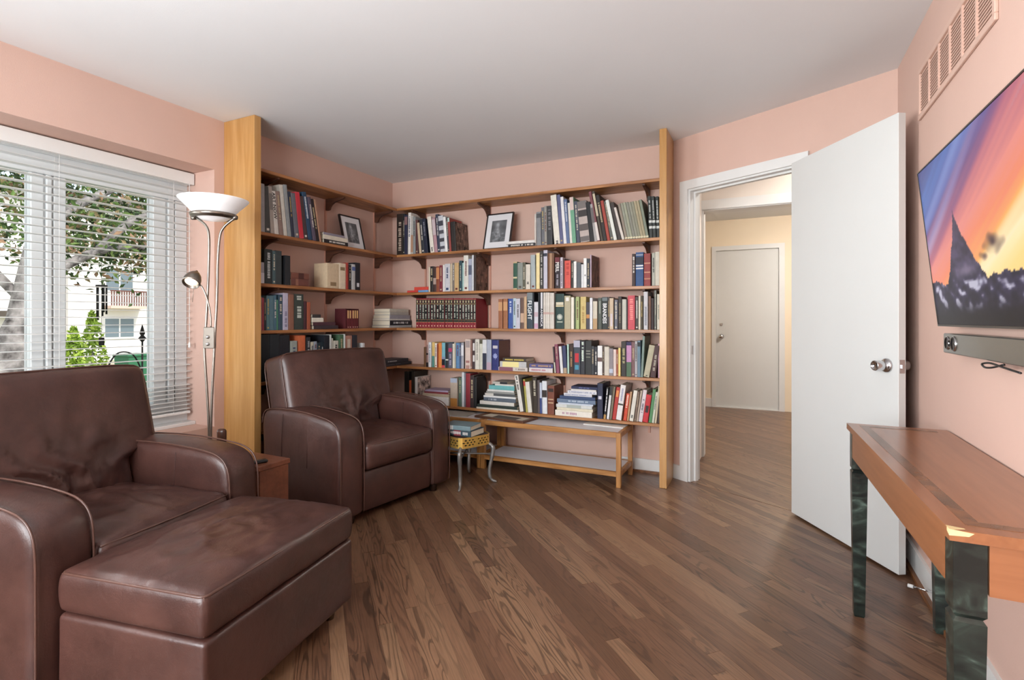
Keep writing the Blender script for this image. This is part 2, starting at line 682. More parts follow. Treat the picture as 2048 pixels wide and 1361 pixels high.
# angled doorway wall
T0, T1, ZD = .132, .887, 2.066
def slab(mb, t0, t1, n0, n1, z0, z1):
    return mb.poly([dw(t0, n0), dw(t1, n0), dw(t1, n1), dw(t0, n1)], z0, z1)
mb = MB()
slab(mb, -.04, T0, 0, .115, -.05, ZC)
slab(mb, T1, LD + .09, 0, .115, -.05, ZC)
slab(mb, T0, T1, 0, .115, ZD, ZC)
struct(mb.obj('wall_doorway', M_wall))
trim1 = struct(link('trim_1', None))
for nm, a in (('casing', (T0 - .058, T0 + .004, -.018, 0, 0, ZD + .058)), ('casing', (T1 - .004, T1 + .058, -.018, 0, 0, ZD + .058)),
              ('head_casing', (T0 + .004, T1 - .004, -.018, 0, ZD - .004, ZD + .058)),
              ('jamb', (T0, T0 + .016, 0, .115, 0, ZD)), ('jamb', (T1 - .016, T1, 0, .115, 0, ZD)), ('head_jamb', (T0 + .016, T1 - .016, 0, .115, ZD - .016, ZD)),
              ('door_stop', (T0 + .016, T0 + .028, .046, .08, 0, ZD - .016)), ('door_stop', (T1 - .028, T1 - .016, .046, .08, 0, ZD - .016)),
              ('door_stop', (T0 + .028, T1 - .028, .046, .08, ZD - .028, ZD - .016)),
              ('hall_casing', (T0 - .055, T0 + .004, .115, .133, 0, ZD + .055)), ('hall_casing', (T1 - .004, T1 + .055, .115, .133, 0, ZD + .055)),
              ('hall_casing', (T0 + .004, T1 - .004, .115, .133, ZD - .004, ZD + .055))):
    slab(MB(), *a).obj(nm, M_trim, trim1)
M_chrome = mat('brushed_chrome', 'c9c9cb', .18, 1.0)
M_brass = mat('polished_brass', 'ecc468', .36, .85, var=.08, vscale=30)
M_dark = mat('black_plastic', '17181a', .4, var=.1)
slab(MB(), T0 + .0155, T0 + .0175, .018, .04, .90, .96).obj('strike_plate', M_chrome, trim1)

# baseboards
bb = struct(link('baseboard_back', None))
MB().box(-1.02, -.70, YB - .014, YB, .0, .10).obj('board', M_trim, bb)
MB().box(-1.02, -.70, YB - .028, YB - .014, .0, .018).obj('shoe_moulding', M_shoe, bb)
bd = struct(link('baseboard_doorway', None))
slab(MB(), .004, T0 - .058, -.014, 0, 0, .10).obj('board', M_trim, bd)
slab(MB(), T1 + .058, LD - .01, -.014, 0, 0, .10).obj('board', M_trim, bd)
br = struct(link('baseboard_right', None))
MB().box(XR - .014, XR, YR, P1[1] - .02, 0, .115).obj('board', M_trim, br)
MB().box(XR - .030, XR - .014, YR, P1[1] - .03, 0, .020).obj('shoe_moulding', M_shoe, br)
bl = struct(link('baseboard_left', None))
MB().box(XL, XL + .014, YR, 2.25, 0, .10).obj('board', M_trim, bl)

# room door, standing open
M_doorp = mat('door_paint', 'd6d7d5', .42, var=.012, vscale=4)
hx, hy = dw(T1 - .004, -.022)
dv = Vector((.503 - .114, 2.819 - 3.457)).normalized()
dn = Vector((dv.y, -dv.x))                       # to the left of the leaf as seen from the room
if dn.x > 0:
    dn = -dn
door = struct(link('door_1', None, None, (hx + dn.x * .0, hy + dn.y * .0, 0), (0, 0, math.atan2(dv.y, dv.x))))
# local: x along the leaf, y = left of travel
ly = 1 if (Vector((-dv.y, dv.x)).dot(dn) > 0) else -1
def yy(a, b_):
    return (min(a * ly, b_ * ly), max(a * ly, b_ * ly))
y0_, y1_ = yy(0, .036)
MB().bbox(.004, .764, y0_, y1_, .012, 2.062, .0015).obj('door_leaf', M_doorp, door)
for s_, yb in ((1, .036), (-1, 0.0)):
    k = link('knob', None, door, (.70, yb * ly, .935), (-PI / 2 * s_ * ly, 0, 0))
    MB().lathe([(.0, .0), (.033, .0), (.033, .005), (.027, .011), (.014, .012), (.013, .020), (.0, .020)], 28).obj('rose', M_chrome, k, True)
    MB().lathe([(.013, .016), (.020, .020), (.0225, .026), (.0235, .058), (.022, .062), (.018, .0615), (.0155, .058), (.0, .0555)], 28).obj('knob_body', M_chrome, k, True)
MB().box(.7640, .7652, y0_ + .006, y1_ - .006, .905, .965).obj('latch_plate', M_chrome, door)
MB().box(.7652, .7720, y0_ + .012, y1_ - .012, .927, .943).obj('latch_bolt', M_chrome, door)
for z in (.25, 1.05, 1.85):
    MB().lathe([(.006, -.045), (.006, .045)], 10, (0, -.004 * ly, z)).obj('hinge_barrel', M_chrome, door, True)

# hall beyond the door
YH, YF = 4.62, 7.33
mb = MB()
mb.box(-1.75, -.495, YH, YH + .12, 0, ZC)
mb.box(.98, 1.75, YH, YH + .12, 0, ZC)
mb.box(-.495, .98, YH, YH + .12, 2.062, ZC)
struct(mb.obj('wall_hall', M_hallw))
t2 = struct(link('trim_2', None))
for nm, a in (('casing', (-.555, -.492, YH - .016, YH, 0, 2.135)), ('head_casing', (-.492, .977, YH - .016, YH, 2.058, 2.135)), ('casing', (.977, 1.04, YH - .016, YH, 0, 2.135)),
              ('jamb', (-.495, -.482, YH, YH + .12, 0, 2.062)), ('head_jamb', (-.482, .967, YH, YH + .12, 2.049, 2.062)), ('jamb', (.967, .98, YH, YH + .12, 0, 2.062))):
    MB().box(*a).obj(nm, M_trim, t2)
struct(MB().box(-1.75, -1.63, 4.05, YF + .1, 0, ZC).obj('wall_hall_left', M_cream))
struct(MB().box(1.62, 1.75, 2.7, YF + .1, 0, ZC).obj('wall_hall_right', M_hallw))
struct(MB().box(-.62, -.5, 4.03, YH, 0, ZC).obj('wall_hall_side', M_hallw))
mb = MB()
mb.box(-1.75, -.62, YF, YF + .12, 0, ZC)
mb.box(.13, 1.75, YF, YF + .12, 0, ZC)
mb.box(-.62, .13, YF, YF + .12, 2.05, ZC)
struct(mb.obj('wall_hall_far', M_cream))
t3 = struct(link('trim_3', None))
for nm, a in (('casing', (-.665, -.612, YF - .016, YF, 0, 2.10)), ('casing', (.122, .185, YF - .016, YF, 0, 2.10)), ('head_casing', (-.612, .122, YF - .016, YF, 2.043, 2.10))):
    MB().box(*a).obj(nm, M_trim, t3)
struct(MB().box(-1.63, -.667, YF - .014, YF, 0, .11).obj('baseboard_hall', M_trim))
struct(MB().box(-.62, .13, YF - .005, YF + .12, 0, .014).obj('trim_5', M_trim))  # threshold added to stop light leaking under the far door
d2 = struct(link('door_2', None, None, (-.618, YF + .012, 0)))
MB().bbox(.003, .743, 0, .036, .012, 2.046, .0015).obj('door_leaf', M_doorp, d2)
MB().lathe([(.0, .0), (.032, .0), (.032, .006), (.013, .010), (.013, .025), (.025, .035), (.028, .05), (.02, .06), (.0, .062)], 20, M=Matrix.Rotation(PI / 2, 3, 'X'), c=(.068, 0, .925)).obj('knob', M_chrome, d2, True)
MB().box(.055, .083, -.012, 0, 1.07, 1.098).obj('deadbolt', M_chrome, d2)
for z in (.3, 1.78):
    MB().box(.735, .75, -.005, .0, z - .05, z + .05).obj('hinge', mat('painted_hinge', 'cfcdc8', .3, .5), d2)

# two unseen ceiling lamps added to brighten the hall
hl = thing('added_hall_lamp', 'added round frosted glass ceiling lamp, out of view, brightening the hall beyond the doorway', 'lamp', (.55, 5.9, ZC))
MB().lathe([(.0, -.0), (.17, -.0), (.17, -.02), (.15, -.025)], 28).obj('mount', M_chrome, hl, True)
MB().lathe([(.15, -.02), (.148, -.05), (.12, -.085), (.06, -.105), (.0, -.11)], 28).obj('shade', mat('frosted_glass', 'f4f2ea', .4, emit='fff6ec', estr=190.0), hl, True)
hl2 = thing('added_hall_lamp', 'added small frosted glass ceiling lamp, out of view, just inside the doorway', 'lamp', (.45, 4.1, ZC))
MB().lathe([(.0, -.0), (.12, -.0), (.12, -.02), (.10, -.025)], 28).obj('mount', M_chrome, hl2, True)
MB().lathe([(.10, -.02), (.098, -.05), (.08, -.075), (.04, -.09), (.0, -.094)], 28).obj('shade', mat('frosted_glass_2', 'f4f2ea', .4, emit='fffaf2', estr=95.0), hl2, True)

# window_1 in the recess: white casements
M_wframe = mat('window_frame_white', 'e8edee', .4, var=.01)
def glass_mat():
    m = bpy.data.materials.new('window_glass')
    m.use_nodes = True
    n = m.node_tree.nodes
    l = m.node_tree.links
    n.clear()
    out = n.new('ShaderNodeOutputMaterial')
    tr = n.new('ShaderNodeBsdfTransparent')
    gl = n.new('ShaderNodeBsdfGlossy')
    gl.inputs['Roughness'].default_value = .02
    lw = n.new('ShaderNodeLayerWeight')
    lw.inputs[0].default_value = .12
    mx = n.new('ShaderNodeMixShader')
    l.new(lw.outputs['Fresnel'], mx.inputs[0])
    l.new(tr.outputs[0], mx.inputs[1])
    l.new(gl.outputs[0], mx.inputs[2])
    l.new(mx.outputs[0], out.inputs[0])
    return m
M_glass = glass_mat()
XW = -3.485
win = struct(link('window_1', None))
MB().box(XW - .07, XW, WY0, WY1, WZ0, .60).obj('bottom_rail', M_wframe, win)
MB().box(XW - .07, XW, WY0, WY1, 1.925, WZ1).obj('top_rail', M_wframe, win)
edges = [2.147, 1.513 + .008, .897, .273, WY0]                 # right edge of each post
posts = [(1.968, WY1), (1.357, 1.512), (.745, .900), (.133, .288), (WY0, -.20)]
for a, b_ in posts:
    p = MB().box(XW - .07, XW - .012, a, b_, .60, 1.925).obj('post', M_wframe, win)
    wd = b_ - a
    for f0, f1, px in ((.0, .36, .0), (.42, .58, .006), (.64, 1.0, .0)):
        MB().bbox(XW - .013, XW + px, a + wd * f0, a + wd * f1, .601, 1.924, .004).obj('stile', M_wframe, p)
for i in range(4):
    a, b_ = posts[i + 1][1], posts[i][0]
    MB().box(XW - .05, XW - .046, a, b_, .60, 1.925).obj('pane', M_glass, win)
struct(MB().bbox(XL - WD + .08, XL - .185, WY0 + .001, WY1 - .001, WZ0, WZ0 + .022, .003).obj('trim_4', M_trim))
win2 = struct(link('added_rear_window', None))  # unseen window, added so the rear fill light can enter
for a in ((RW[0], RW[1], YR - .11, YR - .05, RW[2], RW[2] + .06), (RW[0], RW[1], YR - .11, YR - .05, RW[3] - .06, RW[3]), (RW[0], RW[0] + .06, YR - .11, YR - .05, RW[2] + .06, RW[3] - .06),
          (RW[1] - .06, RW[1], YR - .11, YR - .05, RW[2] + .06, RW[3] - .06), (-1.48, -1.42, YR - .11, YR - .05, RW[2] + .06, RW[3] - .06)):
    MB().box(*a).obj('frame', M_wframe, win2)
MB().box(RW[0] + .06, -1.48, YR - .082, YR - .078, RW[2] + .06, RW[3] - .06).obj('pane', M_glass, win2)
MB().box(-1.42, RW[1] - .06, YR - .082, YR - .078, RW[2] + .06, RW[3] - .06).obj('pane', M_glass, win2)

# blind
M_slat = mat('blind_white', 'e6e8e6', .45, var=.01)
blind = thing('window_blind', 'white horizontal slat blind hanging in the window recess', 'blind', (0, 0, 0))
BX = -3.438
MB().bbox(-3.412, -3.396, WY0 + .01, 2.176, 2.030, 2.104, .003).obj('valance', M_slat, blind)
MB().box(-3.465, -3.413, WY0 + .015, 2.168, 2.062, 2.098).obj('head_rail', M_slat, blind)
zs = [2.028 - .0437 * i for i in range(31)]
zb = zs[-1]
while zb > .565:
    zb -= .026
    zs.append(zb)
mb = MB()
sl = []
for i in range(5):                                     # a shallow curved slat
    t = -1 + i * .5
    sl.append((t * .0245, .0022 * (1 - t * t)))
y0s, y1s = WY0 + .02, 2.160
vsl = [(x, y, z + dz) for dz in (0, .0022) for y in (y0s, y1s) for x, z in sl]
fsl = []
for i in range(4):
    fsl += [(i, i + 5, i + 6, i + 1), (10 + i, 11 + i, 16 + i, 15 + i), (i, i + 1, 11 + i, 10 + i), (5 + i, 15 + i, 16 + i, 6 + i)]
fsl += [(0, 10, 15, 5), (4, 9, 19, 14)]
mes = mb.add(vsl, fsl).mesh('slat', M_slat)
for z in zs:
    link('slat', mes, blind, (BX, 0, z), (0, math.radians(random.uniform(-1.2, 1.2)), 0))
MB().bbox(BX - .026, BX + .026, y0s, y1s, zs[-1] - .032, zs[-1] - .014, .004).obj('bottom_rail', M_slat, blind)
for y in (2.05, 1.45, .85, .25):
    for x in (BX - .0255, BX + .0255):
        MB().tube([(x, y, zs[-1] - .014), (x, y, 2.06)], .0009, 5).obj('ladder_cord', M_slat, blind)
MB().tube([(-3.385, 2.135, 1.0), (-3.386, 2.135, 2.03)], .0016, 6).obj('pull_cord', M_slat, blind)
MB().lathe([(.002, .0), (.006, -.01), (.008, -.035), (.0, -.042)], 12, (-3.385, 2.135, 1.0)).obj('cord_tassel', M_slat, blind, True)

# air vent high on the right wall
M_vent = mat('pink_vent_paint', 'd3b1a1', .5, var=.02)
vent = thing('air_vent', 'long pink painted air vent grille high on the right wall', 'vent')
vy0, vy1, vz0, vz1 = 1.98, 2.845, 2.015, 2.235
for nm, a in (('frame', (vy0, vy1, vz0, vz0 + .022)), ('frame', (vy0, vy1, vz1 - .022, vz1)), ('frame', (vy0, vy0 + .022, vz0 + .022, vz1 - .022)), ('frame', (vy1 - .022, vy1, vz0 + .022, vz1 - .022))):
    MB().bbox(XR - .010, XR, *a, .002).obj(nm, M_vent, vent)
MB().box(XR - .0015, XR - .0005, vy0 + .022, vy1 - .022, vz0 + .022, vz1 - .022).obj('backing', mat('vent_shadow', 'cba999', .8), vent)
for i in range(1, 6):
    y = vy0 + .022 + (vy1 - vy0 - .044) * i / 6
    MB().box(XR - .009, XR - .002, y - .005, y + .005, vz0 + .022, vz1 - .022).obj('divider', M_vent, vent)
lv = MB().add([(-.0005, 0, 0), (-.0045, 0, -.009), (-.0035, 0, -.010), (.0005, 0, -.001)] + [(-.0005, 1, 0), (-.0045, 1, -.009), (-.0035, 1, -.010), (.0005, 1, -.001)],
              [(0, 4, 5, 1), (1, 5, 6, 2), (2, 6, 7, 3), (3, 7, 4, 0), (0, 1, 2, 3), (4, 7, 6, 5)]).mesh('louver', M_vent)
for i in range(14):
    z = vz0 + .034 + (vz1 - vz0 - .05) * i / 14
    q = link('louver', lv, vent, (XR - .001, vy0 + .022, z))
    q.scale = (1, vy1 - vy0 - .044, 1)

ds = thing('door_stop', 'small spring door stop with white tip on the right baseboard', 'door stop', (XR - .014, 2.60, .06))
MB().tube([(-.001, 0, 0), (-.058, .03, -.004)], .004, 8).obj('spring', M_chrome, ds, True)
MB().tube([(-.056, .029, -.004), (-.072, .037, -.005)], .0075, 10).obj('tip', M_trim, ds, True)

# ------------------------------------------------------------------ built-in corner bookcase
SD = .235
SHELF_Z = {1: 2.134, 2: 1.720, 3: 1.3825, 4: 1.0726, 5: .7345, 6: .415}
ST = .022
XS, YS = XL + SD - .012, YB - SD + .012          # spine planes
M_shx = wood('shelf_wood_x', 'b98250', '8a5830', .42, 0, coat=.1)
M_shy = wood('shelf_wood_y', 'b0784a', '83522e', .42, 1, coat=.1)
M_panel = wood('panel_wood', 'c79960', 'b5854a', .33, 2, .8, coat=.25, bands=3)
M_brk = wood('bracket_wood', '5f3a28', '41251a', .5, 0)
case = thing('corner_bookcase', 'built in oak corner bookcase with open shelves, brackets and tall side panels', 'bookcase')
PYA, PYB = 2.248, 2.298
MB().bbox(XL + .001, -2.912, PYA, PYB, .0, ZC - .001, .002).obj('side_panel', M_panel, case)
MB().bbox(-.664, -.616, 3.630, YB - .0015, .0, ZC - .001, .002).obj('side_panel', M_panel, case)
for k, z in SHELF_Z.items():
    b = MB().bbox(XL + SD + .0004, -.666, YB - SD, YB - .001, z - ST, z, .002).obj('shelf', M_shx, case)
    a = MB().bbox(XL + .001, XL + SD, PYB + .001, YB - .001, z - ST, z, .002).obj('shelf', M_shy, case)
    def bracket(par, M):
        pts = [(0, 0), (.195, 0), (.195, -.010), (.165, -.018), (.12, -.026), (.085, -.036), (.06, -.052), (.046, -.070), (.040, -.088), (.018, -.092), (0, -.090)]
        v0 = [M @ Vector((x, -.009, y)) for x, y in pts]
        v1 = [M @ Vector((x, .009, y)) for x, y in pts]
        n_ = len(pts)
        MB().add(v0 + v1, [tuple(range(n_)), tuple(range(n_, 2 * n_))[::-1]] + [(i, n_ + i, n_ + (i + 1) % n_, (i + 1) % n_) for i in range(n_)]).obj('bracket', M_brk, par)
    for x in (-2.82, -2.148, -1.469, -.797) if k < 6 else ():
        bracket(b, Matrix.Translation((x, YB - .014, z - ST - .0005)) @ Matrix.Rotation(-PI / 2, 4, 'Z'))
    for y in (2.50, 3.12, 3.70):
        bracket(a, Matrix.Translation((XL + .014, y, z - ST - .0005)))
M_std = mat('pink_standard', 'cf9c88', .5)
for x in (-2.82, -2.148, -1.469, -.797):
    MB().box(x - .008, x + .008, YB - .013, YB - .0005, .30, 2.12).obj('wall_standard', M_std, case)
for y in (2.50, 3.12, 3.70):
    MB().box(XL + .0005, XL + .013, y - .008, y + .008, .30, 2.12).obj('wall_standard', M_std, case)

# ------------------------------------------------------------------ leather furniture
def leather():
    m = bpy.data.materials.new('brown_leather')
    m.use_nodes = True
    n = m.node_tree.nodes
    l = m.node_tree.links
    b = n['Principled BSDF']
    tc = n.new('ShaderNodeTexCoord')
    a = n.new('ShaderNodeTexNoise')
    a.inputs['Scale'].default_value = 5
    a.inputs['Detail'].default_value = 6
    a.inputs['Roughness'].default_value = .65
    l.new(tc.outputs['Object'], a.inputs['Vector'])
    rp = n.new('ShaderNodeValToRGB')
    rp.color_ramp.elements[0].position = .3
    rp.color_ramp.elements[1].position = .72
    rp.color_ramp.elements[0].color = lin(LEATHER_C[0])
    rp.color_ramp.elements[1].color = lin(LEATHER_C[1])
    l.new(a.outputs[0], rp.inputs[0])
    l.new(rp.outputs[0], b.inputs['Base Color'])
    mr = n.new('ShaderNodeMapRange')
    mr.inputs['To Min'].default_value = .29
    mr.inputs['To Max'].default_value = .44
    l.new(a.outputs[0], mr.inputs[0])
    l.new(mr.outputs[0], b.inputs['Roughness'])
    b.inputs['Specular IOR Level'].default_value = .55
    v = n.new('ShaderNodeTexVoronoi')
    v.inputs['Scale'].default_value = 260
    l.new(tc.outputs['Object'], v.inputs['Vector'])
    w2 = n.new('ShaderNodeTexNoise')
    w2.inputs['Scale'].default_value = 22
    w2.inputs['Detail'].default_value = 5
    w2.inputs['Distortion'].default_value = .6
    l.new(tc.outputs['Object'], w2.inputs['Vector'])
    ad = n.new('ShaderNodeMath')
    ad.operation = 'MULTIPLY_ADD'
    ad.inputs[1].default_value = .12
    l.new(v.outputs['Distance'], ad.inputs[0])
    l.new(w2.outputs[0], ad.inputs[2])
    bp = n.new('ShaderNodeBump')
    bp.inputs['Strength'].default_value = .22
    bp.inputs['Distance'].default_value = .006
    l.new(ad.outputs[0], bp.inputs['Height'])
    l.new(bp.outputs[0], b.inputs['Normal'])
    return m
LEATHER_C = ('351f1b', '4f322b')
M_lea = leather()
M_pipe = mat('leather_piping', '523830', .30, var=.1, vscale=20)
M_seam = mat('leather_seam', '3a1f1a', .6)
M_foot = mat('dark_wood_foot', '2c1a12', .4, var=.2)

def soft(name, half, r, cen, deform, parent, step=.024, rs=5):
    V, F_ = rbox(*half, r, step, rs)
    V = [deform(Vector(p)) + Vector(cen) for p in V]
    return MB().add(V, F_).obj(name, M_lea, parent, True)

def folds(x, y, seed, scale=5.0):
    """soft leather creases: ridged noise"""
    wx = x + .05 * nz(x * 6, y * 6, seed + 2)
    wy = y + .05 * nz(x * 6, y * 6, seed + 7)
    a = nz(wx * scale + seed, wy * scale * .8, seed * 1.7)
    b_ = nz(wx * scale * 2.1, wy * scale * 1.9 + seed, seed)
    return max(0, 1 - abs(a) * 3.0) ** 1.6 * .8 + max(0, 1 - abs(b_) * 3.2) ** 1.5 * .35 - .25

ARM = [(-.745, .05), (-.75, .30), (-.75, .50), (-.742, .552), (-.718, .584), (-.66, .600), (-.56, .610), (-.44, .613), (-.32, .610), (-.20, .601), (-.12, .591), (-.070, .580),
       (-.036, .562), (-.014, .535), (-.003, .495), (.001, .44), (.002, .28), (.002, .15), (.0, .05)]
def smooth_poly(P, n):
    """resample a closed polyline at n even steps, corners eased"""
    P = [Vector((x, 0, z)) for x, z in P]
    L_ = [0]
    for i in range(len(P)):
        L_.append(L_[-1] + (P[(i + 1) % len(P)] - P[i]).length)
    out = []
    for k in range(n):
        s = L_[-1] * k / n
        i = max(j for j in range(len(P)) if L_[j] <= s + 1e-9)
        t = (s - L_[i]) / max(1e-9, L_[i + 1] - L_[i])
        out.append(P[i].lerp(P[(i + 1) % len(P)], t))
    for _ in range(2):
        out = [(out[i - 1] + out[i] * 2 + out[(i + 1) % n]) / 4 for i in range(n)]
    return out

def arm(parent, yc, wd, seed, zscale=1.0):
    prof = smooth_poly([(x, z) for x, z in ARM], 176)
    n_ = len(prof)
    cen = Vector((-.37, 0, .31))
    secs = []                                            # (y offset, inset scale)
    r = .028
    rings = []
    hw = wd / 2
    def ring(y, sc, ins):
        out = []
        for p in prof:
            q = cen + (p - cen) * sc
            d = (p - cen)
            if ins:
                q = q - d.normalized() * ins
            out.append(Vector((q.x, y, q.z)))
        return out
    for s in (.25, .5, .72, .88, .96):
        rings.append(ring(-(hw + .012 * (1 - s ** 2)), s, r))
    for k in range(1, 5):
        a = PI / 2 * k / 4
        rings.append(ring(-(hw - r + r * math.cos(a)), 1, r * (1 - math.sin(a))))
    for k in range(1, 6):
        y = -(hw - r) + 2 * (hw - r) * k / 6
        rings.append([p + (p - cen).normalized() * .006 * (1 - (y / hw) ** 2) for p in ring(y, 1, 0)])
    for k in range(4, 0, -1):
        a = PI / 2 * k / 4
        rings.append(ring((hw - r + r * math.cos(a)), 1, r * (1 - math.sin(a))))
    for s in (.96, .88, .72, .5, .25):
        rings.append(ring((hw + .012 * (1 - s ** 2)), s, r))
    V, F_ = [], []
    for rg in rings:
        for p in rg:
            w_ = .0035 * nz(p.x * 7 + seed, p.y * 6, p.z * 7) + (.004 * folds(p.x, p.z, seed, 6) if abs(p.y) > hw - .002 else 0) * .5
            q = p + (p - cen).normalized() * w_
            V.append((q.x, q.y + yc + math.copysign(.003, p.y) * nz(q.x * 5, q.z * 5, seed), q.z * zscale))
    for i in range(len(rings) - 1):
        for k in range(n_):
            j = (k + 1) % n_
            F_.append((i * n_ + k, (i + 1) * n_ + k, (i + 1) * n_ + j, i * n_ + j))
    V.append((cen.x, yc - hw - .012, cen.z))
    V.append((cen.x, yc + hw + .012, cen.z))
    for k in range(n_):
        j = (k + 1) % n_
        F_.append((len(V) - 2, k, j))
        F_.append((len(V) - 1, (len(rings) - 1) * n_ + j, (len(rings) - 1) * n_ + k))
    o = MB().add(V, F_).obj('arm', M_lea, parent, True)
    # piping along both edges of the top, and stitched seams on the sides
    for sg in (-1, 1):
        pts = [Vector((p.x, yc + sg * (hw - .006), p.z * zscale)) + (p - cen).normalized() * .001 for p in ring(0, 1, 0) if p.z > .06 and not (p.x < -.73 and p.z < .5)]
        # order from back to front
        k0 = max(range(len(pts)), key=lambda i: (pts[i] - pts[i - 1]).length)
        pts = pts[k0:] + pts[:k0]
        MB().tube(pts, .0036, 7).obj('piping', M_pipe, o, True)
        for x in (-.52, -.27):
            top = max((p.z for p in prof if abs(p.x - x) < .03)) * zscale
            line = []
            for k in range(9):
                z = top - .030 - (top - .33) * k / 8
                # radial share for the side's bulge
                dx, dz = x - cen.x, z / zscale - cen.z
                R_ = 1e9
                an = math.atan2(dz, dx)
                for p in prof:
                    d_ = math.atan2(p.z - cen.z, p.x - cen.x) - an
                    if abs((d_ + PI) % (2 * PI) - PI) < .06:
                        R_ = min(R_, math.hypot(p.x - cen.x, p.z - cen.z))
                s = min(1, math.hypot(dx, dz) / (R_ - r)) if R_ < 1e8 else .5
                line.append((x, yc + sg * (hw + .012 * (1 - s * s) + .0015), z))
            MB().tube(line, .0016, 5).obj('seam', M_seam, o, True)
    return o

def armchair(label, loc, rz, seat_w, seed):
    t = thing('leather_armchair', label, 'armchair', loc, rz, 'matching brown leather armchairs')
    aw = .172
    hw = seat_w / 2
    arm(t, hw + aw / 2, aw, seed)
    arm(t, -hw - aw / 2, aw, seed + 3)
    # apron under the seat
    soft('front_rail', (.30, hw - .002, .115), .012, (-.318, 0, .160), lambda p: p + Vector((.010 * (p.x > .25) * (1 - (p.z / .115) ** 2), 0, 0)), t, .05, 3)
    # seat cushion
    def dseat(p):
        u, v_ = p.x / .30, p.y / hw
        q = p.copy()
        e = max(0, 1 - u * u) * max(0, 1 - v_ * v_)
        if p.z > 0:
            q.z += .042 * e + .017 * folds(p.x * .55, p.y * 1.2, seed, 7.0) * (.3 + .7 * e) - .012
        if p.x > .2:
            q.x += .012 * (1 - v_ * v_) * (1 - (p.z / .075) ** 2)
        return q
    c = soft('seat_cushion', (.30, hw - .004, .085), .034, (-.285, 0, .365), dseat, t, .016)
    pts = []
    for k in range(25):
        y = (hw - .012) * (-1 + 2 * k / 24)
        pts.append((-.285 + .288 + .010 * (1 - (y / hw) ** 2), y, .365 + .066 - .006))
    MB().tube(pts, .0036, 7).obj('piping', M_pipe, c, True)
    # backrest: wide above the arms, narrow between them
    hb, hh = hw + .135, .30
    def half_w(z):
        return (hw - .004) + (hb - hw + .004) * sstep(-.115, -.065, z)
    tilt = math.radians(-13)
    def dback(p):
        q = p.copy()
        q.y *= half_w(p.z) / hb
        v_ = p.y / hb
        zz = p.z / hh
        g = sstep(.0, .09, p.x)
        q.x += g * .040 * (1 - v_ ** 4) * (1 - zz ** 4)
        low = sstep(.45, -.35, zz) * max(0, 1 - v_ * v_)
        q.x += g * (.030 * low * folds(p.y * .8 + p.z * .9, p.z * 1.1 - p.y * .5, seed + 5, 6.0) + .005 * folds(p.y, p.z, seed + 9, 4.0) * max(0, 1 - v_ ** 4))
        q.z -= .018 * v_ ** 4 * sstep(.05, .28, p.z)
        return Matrix.Rotation(tilt, 3, 'Y') @ q
    bc = (-.640, 0, .635)
    b = soft('backrest', (.105, hb, hh), .040, bc, dback, t, .018)
    for sx in (.088, -.095):
        out = []
        zs_ = [-.07 + (hh - .02 + .07) * i / 12 for i in range(13)]
        left = [(sx, -hb + .003, z) for z in zs_]
        topl = [(sx, y, hh - .003) for y in [(-hb + .045) + (2 * hb - .09) * i / 20 for i in range(21)]]
        right = [(sx, hb - .003, z) for z in zs_[::-1]]
        path = left[:-2] + [(sx, -hb + .010, hh - .026), (sx, -hb + .026, hh - .009)] + topl + [(sx, hb - .026, hh - .009), (sx, hb - .010, hh - .026)] + right[2:]
        for p in path:
            q = Vector(p)
            v_ = q.y / hb
            q.z -= .018 * v_ ** 4 * sstep(.05, .28, q.z)
            q.y *= half_w(p[2]) / hb
            out.append(Matrix.Rotation(tilt, 3, 'Y') @ q + Vector(bc))
        MB().tube(out, .0038, 7).obj('piping', M_pipe, b, True)
    # lower body behind the seat and feet
    soft('back_panel', (.05, hw - .002, .22), .015, (-.68, 0, .27), lambda p: p, t, .08, 2)
    for x in (-.05, -.68):
        for y in (-hw - .06, hw + .06):
            MB().lathe([(.0, 0), (.022, 0), (.026, .045), (.028, .06)], 14, (x, y, 0)).obj('foot', M_foot, t, True)
    return t

armchair('brown leather armchair by the window with the matching ottoman in front', (-1.948, 1.160, 0), math.radians(10.8), .53, 1.3)
armchair('brown leather armchair in the corner before the left wall shelves', (-2.015, 2.572, 0), math.radians(-8.0), .56, 6.1)

ot = thing('leather_ottoman', 'brown leather ottoman pushed against the armchair by the window', 'ottoman', (-1.655, 1.172, 0), math.radians(10.5))
OX, OY = .262, .345
def dcush(p):
    u, v_ = p.x / OX, p.y / OY
    q = p.copy()
    e = max(0, 1 - u * u) * max(0, 1 - v_ * v_)
    if p.z > 0:
        q.z += .034 * e ** .6 + .013 * e ** .6 * folds(p.x * 1.1, p.y * .8, 2.2, 8.0)
    q.x += (.006 * nz(p.y * 6, p.z * 9, 3) + math.copysign(.007, u) * (1 - (p.z / .062) ** 2)) * (abs(u) > .8)
    q.y += math.copysign(.007, v_) * (1 - (p.z / .062) ** 2) * (abs(v_) > .8)
    return q
cu = soft('cushion', (OX, OY, .062), .022, (0, 0, .352), dcush, ot, .014)
def rrect(hx_, hy_, r, z, n_=6):
    out = []
    for cx_, cy_, a0 in ((hx_ - r, hy_ - r, 0), (-hx_ + r, hy_ - r, PI / 2), (-hx_ + r, -hy_ + r, PI), (hx_ - r, -hy_ + r, 1.5 * PI)):
        for k in range(n_ + 1):
            a = a0 + PI / 2 * k / n_
            out.append((cx_ + r * math.cos(a), cy_ + r * math.sin(a), z))
    # subdivide the straight runs so that the tube stays smooth
    res = []
    for i, p in enumerate(out):
        q = out[(i + 1) % len(out)]
        res.append(p)
        L_ = (Vector(q) - Vector(p)).length
        m_ = int(L_ / .05)
        for k in range(1, m_):
            res.append(tuple(Vector(p).lerp(Vector(q), k / m_)))
    return res
